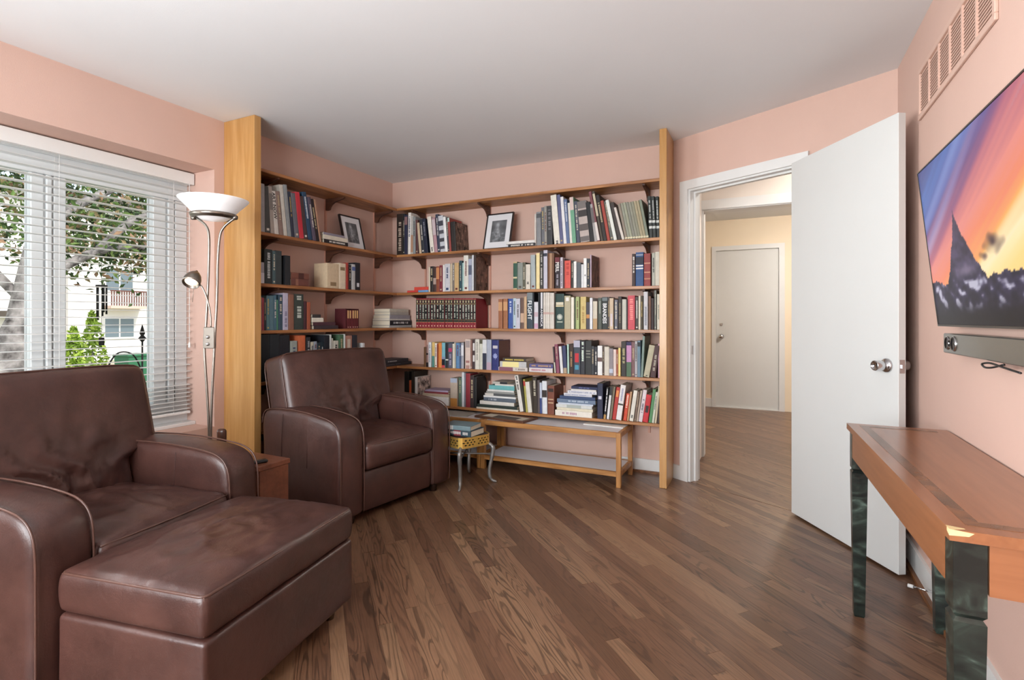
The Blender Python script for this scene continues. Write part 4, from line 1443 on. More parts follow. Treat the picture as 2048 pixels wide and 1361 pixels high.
# ------------------------------------------------------------------ books
# row: shelf, start along the wall (m), thickness (m), height (m), lean (degrees), colour, spine print
BOOKS = """
B2 -2.9806 0.0685 0.366 0.0 2a211c t:.1:.8:b0a090
B2 -2.9103 0.0174 0.362 0.0 23272a 
B2 -2.8922 0.0321 0.351 0.0 2b2d45 b:.75:.95:8a6a6a
B2 -2.8567 0.0292 0.367 0.8 e6e2dc 
B2 -2.8268 0.0263 0.336 0.9 b9b6b0 b:.05:.5:b08a70
B2 -2.7998 0.0262 0.326 0.0 8b9091 
B2 -2.7729 0.026 0.298 -1.0 5a3a3a 
B2 -2.7329 0.0231 0.271 -5.6 c9b59a n
B2 -2.709 0.0308 0.299 -5.1 33363c 
B2 -2.6774 0.0358 0.302 -6.0 23283a t:.5:.9:8a8c98
B2 -2.6172 0.0379 0.315 -6.7 e8e2d6 t:.05:.15:40404a
B2 -2.5753 0.032 0.302 -5.9 b58f97 b:.5:.95:c8b8bc
B2 -2.5424 0.0268 0.328 -4.5 3a3f52 
B2 -2.5138 0.0468 0.312 -4.7 c4c8cf b:.72:.86:4a4a52;b:.5:.6:55555c;b:.28:.38:4a4a50;b:.08:.16:50505a
B2 -2.4661 0.0244 0.3 -4.8 efefee n
B2 -2.4384 0.0148 0.293 -3.9 4a4a4e 
B2 -2.4229 0.0192 0.287 -4.0 9c4a44 b:.88:1:b8d0c8
B2 -2.4009 0.0439 0.25 -3.4 2e2a28 C:6e5a50:photo
B2b -1.6389 0.0142 0.249 0.0 cfc8c0 n
B2b -1.6198 0.0373 0.262 -0.9 85878a b:.82:.95:55575a
B2b -1.5777 0.0244 0.294 -0.8 6a6c72 
B2b -1.5525 0.0201 0.303 -0.8 9a978f 
B2b -1.5317 0.0448 0.3 -0.8 3d3d3f t:.4:.9:77777a
B2b -1.4698 0.046 0.379 -5.0 e4e0d4 t:.02:.07:30303a
B2b -1.4229 0.0255 0.378 -4.3 5e6185 
B2b -1.3966 0.0234 0.36 -4.5 e4e4e6 n
B2b -1.3724 0.0248 0.338 -4.1 5c6f94 t:.5:.95:cfd6e2
B2b -1.346 0.0196 0.308 -3.7 dcdad2 n
B2b -1.3257 0.0297 0.348 -3.9 6fa487 b:.72:1:d0bcb6
B2b -1.2929 0.0267 0.315 -4.3 4a4f5e 
B2b -1.2614 0.0705 0.31 -5.1 b9aca6 b:.82:1:77706e;b:.62:.78:3c3838;b:.28:.44:5c5452;b:.02:.14:6a6462
B2b -1.1877 0.0336 0.299 -6.7 1c1c20 n
B2b -1.1531 0.0212 0.282 -7.8 a3a0a0 b:.5:.9:6a6666
B2b -1.1303 0.0198 0.379 -10.5 7d4a50 b:.02:.38:d8d0cc
B2b -1.1056 0.0179 0.38 -10.4 4f463c b:.5:.95:c0b49c
B2b -1.0849 0.0263 0.346 -10.1 2c2624 
B2b -1.0568 0.0213 0.302 -10.0 a04438 n
B2b -1.0326 0.0223 0.296 -10.2 5c5e58 
B2b -1.0081 0.0231 0.304 -12.0 dfe3dc n
B2b -0.979 0.0283 0.281 -12.1 3a3330 
B2b -0.9479 0.0183 0.245 -14.8 d5cec6 n
B2b -0.9261 0.0177 0.268 -11.8 8f8275 b:.02:.06:d8d0b0
B2b -0.9069 0.018 0.27 -11.6 8f9182 b:.02:.06:d8d0b0
B2b -0.8875 0.0176 0.272 -11.5 9a9c88 b:.02:.06:d8d0b0
B2b -0.8685 0.0175 0.273 -11.4 85857a b:.02:.06:d8d0b0
B2b -0.8496 0.0174 0.271 -11.4 8f8f80 b:.02:.06:d8d0b0
B2b -0.8307 0.0174 0.273 -11.3 8a8a78 b:.02:.06:d8d0b0
B2b -0.812 0.0173 0.275 -11.2 a59a7e b:.02:.06:d8d0b0
B2b -0.7933 0.0172 0.276 -11.1 a2987c b:.02:.06:d8d0b0
B2b -0.7748 0.0182 0.281 -10.8 7f8878 b:.02:.06:d8d0b0
B2b -0.7521 0.0222 0.295 -2.7 2f3433 b:.36:.42:c8ccc8;b:.22:.28:c8ccc8;t:.45:.9:c0c4c0
B2b -0.7278 0.022 0.292 -2.7 2f3433 b:.36:.42:c8ccc8;b:.22:.28:c8ccc8;t:.45:.9:c0c4c0
B2b -0.7036 0.0212 0.289 -2.0 2f3433 b:.36:.42:c8ccc8;b:.22:.28:c8ccc8;t:.45:.9:c0c4c0
B3 -2.6355 0.0149 0.214 0.0 d8ccb8 n
B3 -2.6198 0.0304 0.221 0.0 2b2624 
B3 -2.5887 0.0302 0.216 0.0 4a3430 b:.3:.55:b09a90
B3 -2.5578 0.0321 0.218 0.0 8a4a34 b:.5:.95:c8885c
B3 -2.5235 0.0314 0.225 0.0 7b2b38 
B3 -2.4889 0.018 0.228 0.0 e6e0dc n
B3 -2.4686 0.0505 0.235 0.0 c9c9cf 
B3 -2.4174 0.0207 0.233 0.0 c4b59c n
B3 -2.3959 0.0241 0.241 0.0 7a726a 
B3 -2.3711 0.0407 0.239 0.0 c8a878 
B3 -2.3267 0.0238 0.256 0.0 2c4a54 
B3 -2.2974 0.0154 0.236 0.0 9fc4c0 n
B3 -2.2813 0.0439 0.297 0.0 dcdad0 
B3 -2.2367 0.0305 0.266 0.0 a8adc0 b:.5:.8:5c6478
B3 -2.2036 0.0179 0.295 0.0 cfd3d8 n
B3 -2.184 0.0207 0.293 0.0 3a2c28 n;C:6b5248:photo
B3b -1.8233 0.0346 0.221 0.0 2f5646 b:.95:1:c8b088;b:.0:.05:c8b088;b:.4:.46:d0c8a0
B3b -1.7859 0.0452 0.212 0.0 8a918a 
B3b -1.74 0.0236 0.213 0.0 5c5c4c 
B3b -1.714 0.0381 0.196 0.0 d9d3c6 t:.2:.3:50504a
B3b -1.6692 0.0381 0.268 -0.9 a9b3b5 
B3b -1.6241 0.0289 0.279 0.0 eedca4 n
B3b -1.5915 0.0237 0.293 0.0 3c3a38 t:.1:.9:c8c4bc
B3b -1.5609 0.031 0.298 0.0 c6c4d2 b:.84:.92:3a3c48
B3b -1.5255 0.0509 0.273 0.0 6f4a30 b:0:1:a8876c:.35
B3b -1.4673 0.0397 0.238 0.0 2a2026 b:.82:1:6e3038;T:PERIL:.52:.84:e8e4e0;t:.1:.45:a8a4b0
B3b -1.4233 0.0191 0.236 0.0 cfc8d2 t:.05:.9:7a6a78
B3b -1.403 0.0138 0.224 0.0 4a3236 n
B3b -1.3885 0.0474 0.209 0.0 d4574c t:.5:.9:b03a34
B3b -1.3364 0.0184 0.207 0.0 3a3a38 
B3b -1.3166 0.0218 0.2 0.0 ecebe8 n
B3b -1.2929 0.0323 0.189 0.0 5a6066 n
B3b -1.2575 0.0169 0.175 0.0 dde0e2 n
B3b -1.2388 0.0234 0.22 0.0 eceeec t:.4:.44:202020
B3b -1.2147 0.0236 0.216 0.0 32363c 
B3b -1.1877 0.0093 0.243 0.0 b8a4b4 n;C:5e4238:photo
B3c -0.8757 0.0229 0.232 0.0 3c2a28 
B3c -0.8492 0.0538 0.241 0.0 2e4f80 b:.9:.94:8c94a4;b:.58:.62:e0e0e0;b:.5:.54:e0e0e0;b:.64:.86:1e2434
B3c -0.7905 0.0447 0.229 0.0 8c3a38 b:.68:.72:c08870;b:.4:.44:c08870;b:.2:.24:b07860
B3c -0.7364 0.0218 0.232 0.0 aeb0a4 
B3c -0.7126 0.0323 0.237 0.0 cfcaba n
B4 -2.7676 0.0287 0.258 0.0 8a2430 e
B4 -2.7372 0.0285 0.258 0.0 8a2430 e
B4 -2.7069 0.0283 0.257 0.0 8a2430 e
B4 -2.6768 0.0281 0.257 0.0 8a2430 e
B4 -2.6464 0.0275 0.256 0.0 8a2430 e
B4 -2.6167 0.0273 0.256 0.0 8a2430 e
B4 -2.5872 0.0277 0.255 0.0 8a2430 e
B4 -2.5578 0.0275 0.254 0.0 8a2430 e
B4 -2.5286 0.0273 0.254 0.0 8a2430 e
B4 -2.4995 0.0272 0.253 0.0 8a2430 e
B4 -2.4706 0.027 0.253 0.0 8a2430 e
B4 -2.4414 0.0263 0.252 0.0 8a2430 e
B4 -2.4129 0.0262 0.252 0.0 8a2430 e
B4 -2.3845 0.0265 0.251 0.0 8a2430 e
B4 -2.3563 0.0264 0.251 0.0 8a2430 e
B4 -2.3282 0.0262 0.25 0.0 8a2430 e
B4 -2.3003 0.0261 0.25 0.0 8a2430 e
B4 -2.2725 0.0259 0.249 0.0 8a2430 e
B4 -2.2444 0.0253 0.249 0.0 8a2430 e
B4 -2.217 0.0252 0.248 0.0 8a2430 e
B4 -2.1897 0.0255 0.248 0.0 8a2430 e;C:841f2b
B4b -1.9548 0.036 0.237 0.0 9c6444 b:.6:.9:c89a70
B4b -1.9127 0.0397 0.239 0.0 a06a48 b:.6:.9:c89a70
B4b -1.8651 0.0398 0.238 0.0 38559a t:.5:.95:d8dcec
B4b -1.8233 0.0258 0.241 0.0 b9cdd6 
B4b -1.7969 0.0344 0.237 0.0 c9c9d4 
B4b -1.7587 0.0302 0.244 0.0 6a5248 b:.2:.5:c8a890
B4b -1.727 0.0231 0.251 0.0 c9a986 n
B4b -1.701 0.0486 0.282 0.0 3a4650 b:.8:1:7c8488;T:FLIGHT:.25:.78:e8ecec
B4b -1.6509 0.0091 0.281 0.0 1e2026 n
B4b -1.6402 0.0332 0.209 0.0 d6d6dc b:.02:.2:c8a0b8;b:.45:.62:c8b0b8
B4b -1.6054 0.0136 0.28 0.0 1e2026 n
B4b -1.5903 0.0245 0.282 0.0 32323a b:.55:1:d8d8dc:.6;T:AMERICA:.06:.54:ececf0
B4b -1.5638 0.0168 0.281 0.0 dad4ca b:.4:.46:c8a8a0
B4b -1.5454 0.0168 0.281 0.0 d6d0c6 b:.4:.46:c8a8a0
B4b -1.5271 0.0167 0.28 0.0 dcd6cc b:.4:.46:c8a8a0
B4b -1.5089 0.0166 0.278 0.0 d8d2c8 b:.4:.46:c8a8a0
B4b -1.4907 0.0166 0.277 0.0 dad4ca b:.4:.46:c8a8a0
B4b -1.4616 0.0663 0.269 0.0 26403c b:.63:.67:d8c8a0;b:.68:.76:d8d0b8:.9;O:.34:c8ccc0;b:.18:.22:a8b0a0:.7
B4b -1.3897 0.0486 0.252 0.0 b5ad90 b:.84:.95:e8e6e0:.5
B4b -1.3364 0.0223 0.24 0.0 ece6d6 n
B4b -1.3126 0.012 0.232 0.0 4e5840 n
B4b -1.2992 0.0272 0.243 0.0 a9b67c 
B4b -1.2626 0.0433 0.242 0.0 cdb878 t:.2:.7:a88a50
B4b -1.2174 0.0264 0.202 0.0 46424a b:.4:.54:c88c50
B4b -1.1892 0.0201 0.233 0.0 e2e4e8 n
B4b -1.1646 0.0317 0.207 0.0 d2cab8 b:0:.38:b89870
B4b -1.1265 0.0277 0.232 0.0 50564e b:.5:.9:8a8e84:.4
B4b -1.0962 0.0406 0.237 0.0 2c3230 b:.88:.98:6a7476;T:BRANDEIS:.18:.8:ececec
B4b -1.0542 0.0135 0.237 0.0 4a4040 
B4b -1.0393 0.0282 0.228 0.0 c8b49a b:.1:.5:d0c4c8:.5
B4b -1.0029 0.0232 0.216 0.0 6a6c78 
B4b -0.9772 0.0249 0.239 0.0 38322e t:.2:.8:8a7a60
B4b -0.9479 0.0298 0.218 0.0 c2c0b4 n
B4b -0.9167 0.0094 0.214 0.0 2c2624 n
B4b -0.9055 0.0492 0.244 0.0 c8505a t:.2:.9:f0908a
B4b -0.8528 0.0213 0.234 0.0 46423e 
B4b -0.8293 0.0142 0.241 0.0 d8d2c0 n
B4b -0.8138 0.0155 0.241 0.0 4a4234 
B4b -0.794 0.0287 0.269 0.0 c9c8cc t:.1:.6:7a7e8c
B4b -0.759 0.0167 0.236 0.0 6e5040 n
B4b -0.741 0.0194 0.222 0.0 2c1c1c n
B4b -0.7188 0.0145 0.277 0.0 70746e 
B4b -0.7002 0.0209 0.25 0.0 d6d0be t:.3:.7:8a8a78
B5 -2.6842 0.0219 0.172 0.0 6a4a30 n
B5 -2.6585 0.0197 0.192 0.0 a08078 b:.0:.2:2a2426;b:.55:.62:202020
B5 -2.6355 0.0269 0.214 0.0 dcdee2 t:.2:.9:7a7c88
B5 -2.6016 0.0267 0.215 0.0 d8b870 b:.0:.45:5a8c84
B5 -2.5732 0.0224 0.208 0.0 e2d8cc 
B5 -2.549 0.0136 0.203 0.0 8c3a22 n
B5 -2.5337 0.0329 0.212 0.0 d88440 n
B5 -2.499 0.0322 0.213 0.0 7ab4c0 b:0:.34:202028;b:0:.1:c04a50;b:.34:.44:8a94b0
B5 -2.4636 0.0285 0.209 0.0 2c2c30 b:.3:.35:e0dcd0
B5 -2.4334 0.0368 0.21 0.0 5a5a6a b:.65:.8:b8486a;t:.1:.6:a8a0b8
B5 -2.391 0.0142 0.206 0.0 dcd8c8 n
B5 -2.3751 0.0117 0.215 0.0 cfcab8 n
B5 -2.3587 0.0328 0.213 0.0 5f86b0 
B5 -2.3243 0.0155 0.212 0.0 4a5a78 
B5 -2.3071 0.0237 0.216 0.0 a9abb4 b:.5:.9:e0e2e6
B5 -2.2813 0.011 0.225 0.0 3a2e2c n
B5 -2.2682 0.05 0.246 0.0 dcc8bc b:.72:.95:a89a98:.8;b:.0:.12:b08a80:.7;b:.2:.28:a87a74:.7
B5 -2.2151 0.0156 0.239 0.0 8c6a60 
B5 -2.1974 0.0232 0.239 0.0 4a3a3c b:.64:.9:e4e0dc:.7;b:.26:.48:e4e0dc:.7
B5 -2.1721 0.0382 0.248 0.0 dcd8cc t:.3:.9:9a968c
B5 -2.1318 0.028 0.24 0.0 d0d0c2 b:.88:1:5a5848
B5 -2.1012 0.0367 0.245 0.0 d8dadc b:0:.55:34384a
B5 -2.062 0.0419 0.246 0.0 a9b0c0 b:.0:.25:b8a0b0
B5 -2.0152 0.0611 0.243 0.0 2e3470 b:.72:.82:c8c4c8:.7;L:.46:9aa4d0;C:6a4c44
B5b -1.4714 0.0111 0.202 -4.7 4a3c3c b:.0:.4:c8c8b8
B5b -1.455 0.0253 0.22 -4.3 8a4a60 
B5b -1.422 0.0219 0.205 -4.5 dfdfe0 n
B5b -1.3966 0.0274 0.211 -3.3 3a4064 b:0:.2:b09a80
B5b -1.366 0.0129 0.223 -1.0 b8d8c8 n
B5b -1.3508 0.0311 0.224 0.0 3a2a22 t:.25:.75:b08a60
B5b -1.3174 0.0513 0.252 0.0 3c4450 b:.8:1:b0b0c0;b:.35:.62:c03038:.6;b:.13:.27:4a90a8:.6
B5b -1.2622 0.0325 0.25 0.0 33343a t:.35:.97:e0f0e0
B5b -1.2263 0.0472 0.252 0.0 2b2c2c b:.68:.71:8a8a80:.7;b:.6:.63:8a8a80:.7;b:.5:.53:7a8070:.7
B5b -1.1769 0.0215 0.213 0.0 3a3c40 
B5b -1.1539 0.0214 0.209 0.0 2c2e36 
B5b -1.1303 0.0345 0.217 0.0 e8e8e6 b:.46:.6:6a524c
B5b -1.0943 0.0132 0.21 0.0 4a3a30 
B5b -1.0793 0.0356 0.211 0.0 cfc8ba n
B5b -1.0422 0.0283 0.199 0.0 8c8488 b:.1:.25:b8c0d0
B5b -1.0122 0.0203 0.193 0.0 e0ccc4 n
B5b -0.9904 0.0133 0.191 0.0 a0543a 
B5b -0.9757 0.0161 0.204 0.0 e8d488 n
B5b -0.9538 0.0342 0.251 0.0 383430 t:.4:.8:b0a878
B5b -0.9163 0.0357 0.249 0.0 c08cb4 b:0:.42:4e6a50;b:.9:1:2a2850
B5b -0.8792 0.0222 0.249 0.0 7a5a5a 
B5b -0.8556 0.0171 0.255 0.0 b0aeb0 
B5b -0.8371 0.0213 0.259 0.0 6a8494 b:.84:.96:1e2428
B5b -0.8141 0.0158 0.291 2.8 7e928a n
B5b -0.794 0.0389 0.229 10.2 b4ae94 b:.03:.06:303028:.3
B5b -0.7486 0.037 0.227 7.7 4a3030 t:.2:.7:b0a898
B5b -0.6933 0.0157 0.241 0.0 d0a4b0 n
B6 -2.8944 0.0468 0.269 0.0 221e1c n
B6 -2.8458 0.0237 0.193 0.0 c0603c n
B6 -2.8181 0.0338 0.272 0.0 2e2820 n
B6 -2.7826 0.025 0.225 0.0 d8d4d0 n;C:b8a8a0:photo
B6b -2.4134 0.0687 0.235 0.0 b8a898 b:0:.28:b07a3c;b:.84:1:a8b0c0
B6b -2.3336 0.0282 0.242 0.0 5a7060 
B6b -2.3022 0.0217 0.288 0.0 d4d8dc n
B6b -2.2779 0.0139 0.286 0.0 7c7c84 n
B6b -2.2623 0.0418 0.281 0.0 8c3038 n
B6b -2.2189 0.0333 0.265 0.0 3a2c2c 
B6b -2.184 0.0255 0.254 0.0 242424 n
B6c -1.7618 0.0311 0.288 -9.7 e0dcd4 t:.6:.98:30302c
B6c -1.727 0.0148 0.268 -7.5 3a382c 
B6c -1.7105 0.0173 0.259 -5.8 a8a050 b:.8:.95:b04038
B6c -1.6916 0.0338 0.239 -6.2 dcd8cc n
B6c -1.6509 0.0367 0.274 -1.8 3a3026 
B6c -1.6126 0.0217 0.258 -0.9 5a5050 n
B6c -1.5894 0.0165 0.239 -1.0 c0c8d8 b:0:.5:3a4a80
B6c -1.5709 0.0385 0.253 -1.0 dce0e4 b:.5:.72:3c3430
B6c -1.5275 0.053 0.221 0.0 7c4634 b:.78:.9:3a2c28:.8;b:.5:.54:c0a080:.8;b:.38:.42:c0a080:.8;C:7a4432
B6d -1.1314 0.0402 0.259 0.0 2c3048 b:.55:.64:c8c8d4:.6
B6d -1.0849 0.0165 0.234 5.5 222226 t:.25:.95:ececec;b:.0:.14:b08850
B6d -1.0624 0.0171 0.236 6.3 dcdcdc b:.75:1:2a2c2c
B6d -1.04 0.0155 0.241 7.0 7a7260 n
B6d -1.0214 0.0264 0.239 7.9 b03a34 b:.7:.9:d88a50:.7
B6d -0.9919 0.037 0.257 8.0 e2dedc b:.42:.47:4a4a40;t:.55:.9:8a90b0
B6d -0.9406 0.0238 0.197 7.3 c84a30 t:.5:.95:f0d0c0
B6d -0.9131 0.0129 0.212 6.8 b8906c n
B6d -0.8947 0.0274 0.223 8.2 dcd8cc t:.1:.2:303030
B6d -0.8613 0.012 0.216 7.5 7a6658 
B6d -0.8471 0.0127 0.224 8.1 b0a090 n
B6d -0.8304 0.0259 0.231 8.6 d8ccd0 t:.3:.7:5a5a68
B6d -0.8011 0.0361 0.197 8.0 c03038 b:.35:.6:3a2a2a:.6
B6d -0.759 0.0207 0.239 7.4 5a8c60 n
B6d -0.7361 0.0137 0.22 7.2 ccd0c0 
B6d -0.7174 0.0127 0.266 5.9 c8bca0 n
B6d -0.7002 0.0164 0.234 1.7 4a3a36 n
L2 2.3545 0.0285 0.317 -0.7 9a9a9c n
L2 2.3879 0.0383 0.307 -2.1 4a4c4c 
L2 2.4286 0.028 0.314 -3.9 a49c94 b:.5:.85:7c7874
L2 2.4601 0.034 0.288 -5.9 d8d6d0 T:ART NOW:.35:.97:1e1e20
L2 2.5003 0.0334 0.295 -6.7 8e7a72 
L2 2.5371 0.0291 0.346 -6.4 cfccc2 n
L2 2.5704 0.0296 0.354 -6.6 92989a n
L2 2.6043 0.0224 0.314 -6.6 343848 
L2 2.6284 0.0357 0.31 -7.1 6c6c74 
L2 2.6668 0.0399 0.325 -7.3 c8404c b:.03:.97:c03844:.7
L2 2.7095 0.0352 0.305 -8.4 4a3a3c 
L2 2.7504 0.0358 0.342 -9.9 2e4a66 t:.45:.9:d0d8e0
L2 2.7921 0.0271 0.314 -10.2 5a5060 
L2 2.8218 0.0307 0.306 -11.5 2a2428 t:.3:.8:c8b890
L2 2.8552 0.0169 0.308 -10.7 b08870 n
L3 2.35 0.0277 0.138 0.0 a0a0a8 b:.0:.5:c8c8d0
L3 2.3799 0.0609 0.229 0.0 2c3436 t:.2:.9:b8c0c0
L3 2.4423 0.0251 0.224 0.0 4a6064 
L3 2.4681 0.0478 0.229 0.0 3a4244 n
L3 2.5433 0.0433 0.204 0.0 26282c n
L3b 2.9307 0.1176 0.19 0.0 cdb89a b:.1:.25:8a7458:.5
L3b 3.05 0.0687 0.201 0.0 d8c8b0 b:.72:.85:8a7458:.7
L3b 3.1222 0.0239 0.21 0.0 a04038 n
L3b 3.1495 0.0325 0.197 0.0 2e2a2c 
L3b 3.1855 0.0387 0.205 0.0 b8b8b8 b:.75:.9:5a6a9a
L3b 3.2277 0.0539 0.222 0.0 24242a b:.12:.26:d0d0d4:.5
L4 2.35 0.0106 0.218 0.0 b09090 n
L4 2.3621 0.0141 0.215 0.0 a04450 n
L4 2.3776 0.0154 0.212 0.0 3a3a40 
L4 2.3944 0.0244 0.23 0.0 5a8088 
L4 2.4204 0.0291 0.231 0.0 5a7a86 
L4 2.451 0.022 0.235 0.0 4a6a7c 
L4 2.4745 0.0142 0.206 0.0 4a8068 n
L4 2.4901 0.0339 0.241 0.0 3a5060 
L4 2.5256 0.0417 0.254 0.0 b8b4c8 t:.1:.5:7a7690
L4 2.5704 0.0461 0.248 0.0 8a6050 n
L4 2.6215 0.0828 0.252 0.0 3c4440 t:.3:.95:b8c0b8
L4 2.7082 0.026 0.203 0.0 4a2a30 n
L4 2.7367 0.0314 0.197 0.0 a05840 n
L4b 3.1347 0.0235 0.148 0.0 5e2228 b:.55:.97:e0b880:.6;b:.06:.1:d8b0a0:.5
L4b 3.1594 0.0237 0.148 0.0 5e2228 b:.55:.97:e0b880:.6;b:.06:.1:d8b0a0:.5
L4b 3.1849 0.024 0.148 0.0 5e2228 b:.55:.97:e0b880:.6;b:.06:.1:d8b0a0:.5
L4b 3.2102 0.0243 0.149 0.0 5e2228 b:.55:.97:e0b880:.6;b:.06:.1:d8b0a0:.5
L4b 3.2363 0.0245 0.149 0.0 5e2228 b:.55:.97:e0b880:.6;b:.06:.1:d8b0a0:.5
L5 2.3519 0.0682 0.31 0.0 23282b n
L5 2.4219 0.0776 0.31 0.0 2a2e32 n
L5 2.5015 0.0792 0.302 0.0 26262c n
L5 2.589 0.0556 0.26 0.0 9aa098 
L5 2.6585 0.0594 0.296 0.0 c86a44 n
L5 2.7276 0.0359 0.282 0.0 2c2c30 t:.3:.9:a8a8a8
L5 2.7665 0.0295 0.245 0.0 c0bca8 
L5 2.7977 0.0295 0.249 0.0 8c94a0 
L5 2.8298 0.0305 0.238 0.0 24343c 
L5 2.862 0.03 0.241 0.0 203038 
L5 2.8936 0.0529 0.292 0.0 20242c n
L5 2.9507 0.0175 0.295 0.0 d0d4d0 n
L5 2.9725 0.0166 0.267 0.0 c8c8bc n
L5 2.9929 0.0512 0.247 0.0 cac6b8 
L5 3.05 0.0472 0.292 0.0 4a6a50 
L5 3.0989 0.0144 0.295 0.0 ccd0cc n
L5 3.1195 0.0709 0.283 0.0 b08070 b:.5:.9:c8b8a8:.5
L5 3.1967 0.0503 0.284 0.0 2c2c34 n
L5 3.3057 0.0306 0.217 0.0 d8d8d8 n
"""
M_cover = objcolor_mat('book_cover')
M_pages = mat('book_pages', 'd6cdb8', .85, var=.06, vscale=120, stretch=(30, 1, 1))
M_print = attr_mat('spine_print', 'col', .5)
M_text = {}
PAL = {'black': '222224', 'charcoal': '3a3c40', 'dark grey': '55585c', 'grey': '8a8c8e', 'pale grey': 'b4b6b8', 'white': 'e6e6e6', 'cream': 'd8d0bc', 'tan': 'c0a47c', 'brown': '6e4c38', 'dark brown': '3c2a24',
       'maroon': '6e2a34', 'red': 'b83a3a', 'orange': 'd07840', 'yellow': 'e6d28c', 'olive': '8c8a6a', 'green': '4e7a58', 'dark green': '2c4a40', 'teal': '5a8890', 'light blue': 'a8c4d0', 'blue': '4468a0', 'navy': '2c3450',
       'lavender': 'bcb8cc', 'pink': 'cc98a4', 'slate blue': '606884', 'mauve': '9a7c80'}
PALV = {k: np.array([int(v[i:i + 2], 16) for i in (0, 2, 4)]) for k, v in PAL.items()}
def cname(h):
    c = np.array([int(h[i:i + 2], 16) for i in (0, 2, 4)])
    return min(PALV, key=lambda k: ((PALV[k] - c) ** 2).sum())
ONES = 'zeroth first second third fourth fifth sixth seventh eighth ninth tenth eleventh twelfth thirteenth fourteenth fifteenth sixteenth seventeenth eighteenth nineteenth'.split()
TENS = {2: ('twentieth', 'twenty'), 3: ('thirtieth', 'thirty'), 4: ('fortieth', 'forty'), 5: ('fiftieth', 'fifty'), 6: ('sixtieth', 'sixty')}
def ordn(n_):
    if n_ < 20:
        return ONES[n_]
    a, b_ = divmod(n_, 10)
    return TENS[a][0] if b_ == 0 else TENS[a][1] + '-' + ONES[b_]

_tx = {}
def text_mesh(body):
    if body not in _tx:
        cu_ = bpy.data.curves.new('lettering', 'FONT')
        cu_.body = body
        cu_.resolution_u = 2
        cu_.offset = .018
        o = bpy.data.objects.new('lettering', cu_)
        COL.objects.link(o)
        dg = bpy.context.evaluated_depsgraph_get()
        me = bpy.data.meshes.new_from_object(o.evaluated_get(dg))
        V = [tuple(v.co) for v in me.vertices]
        F_ = [tuple(p.vertices) for p in me.polygons]
        bpy.data.objects.remove(o)
        x0, x1 = min(v[0] for v in V), max(v[0] for v in V)
        y0, y1 = min(v[1] for v in V), max(v[1] for v in V)
        _tx[body] = ([((x - x0) / (x1 - x0), (y - y0) / (y1 - y0)) for x, y, _ in V], F_)
    return _tx[body]

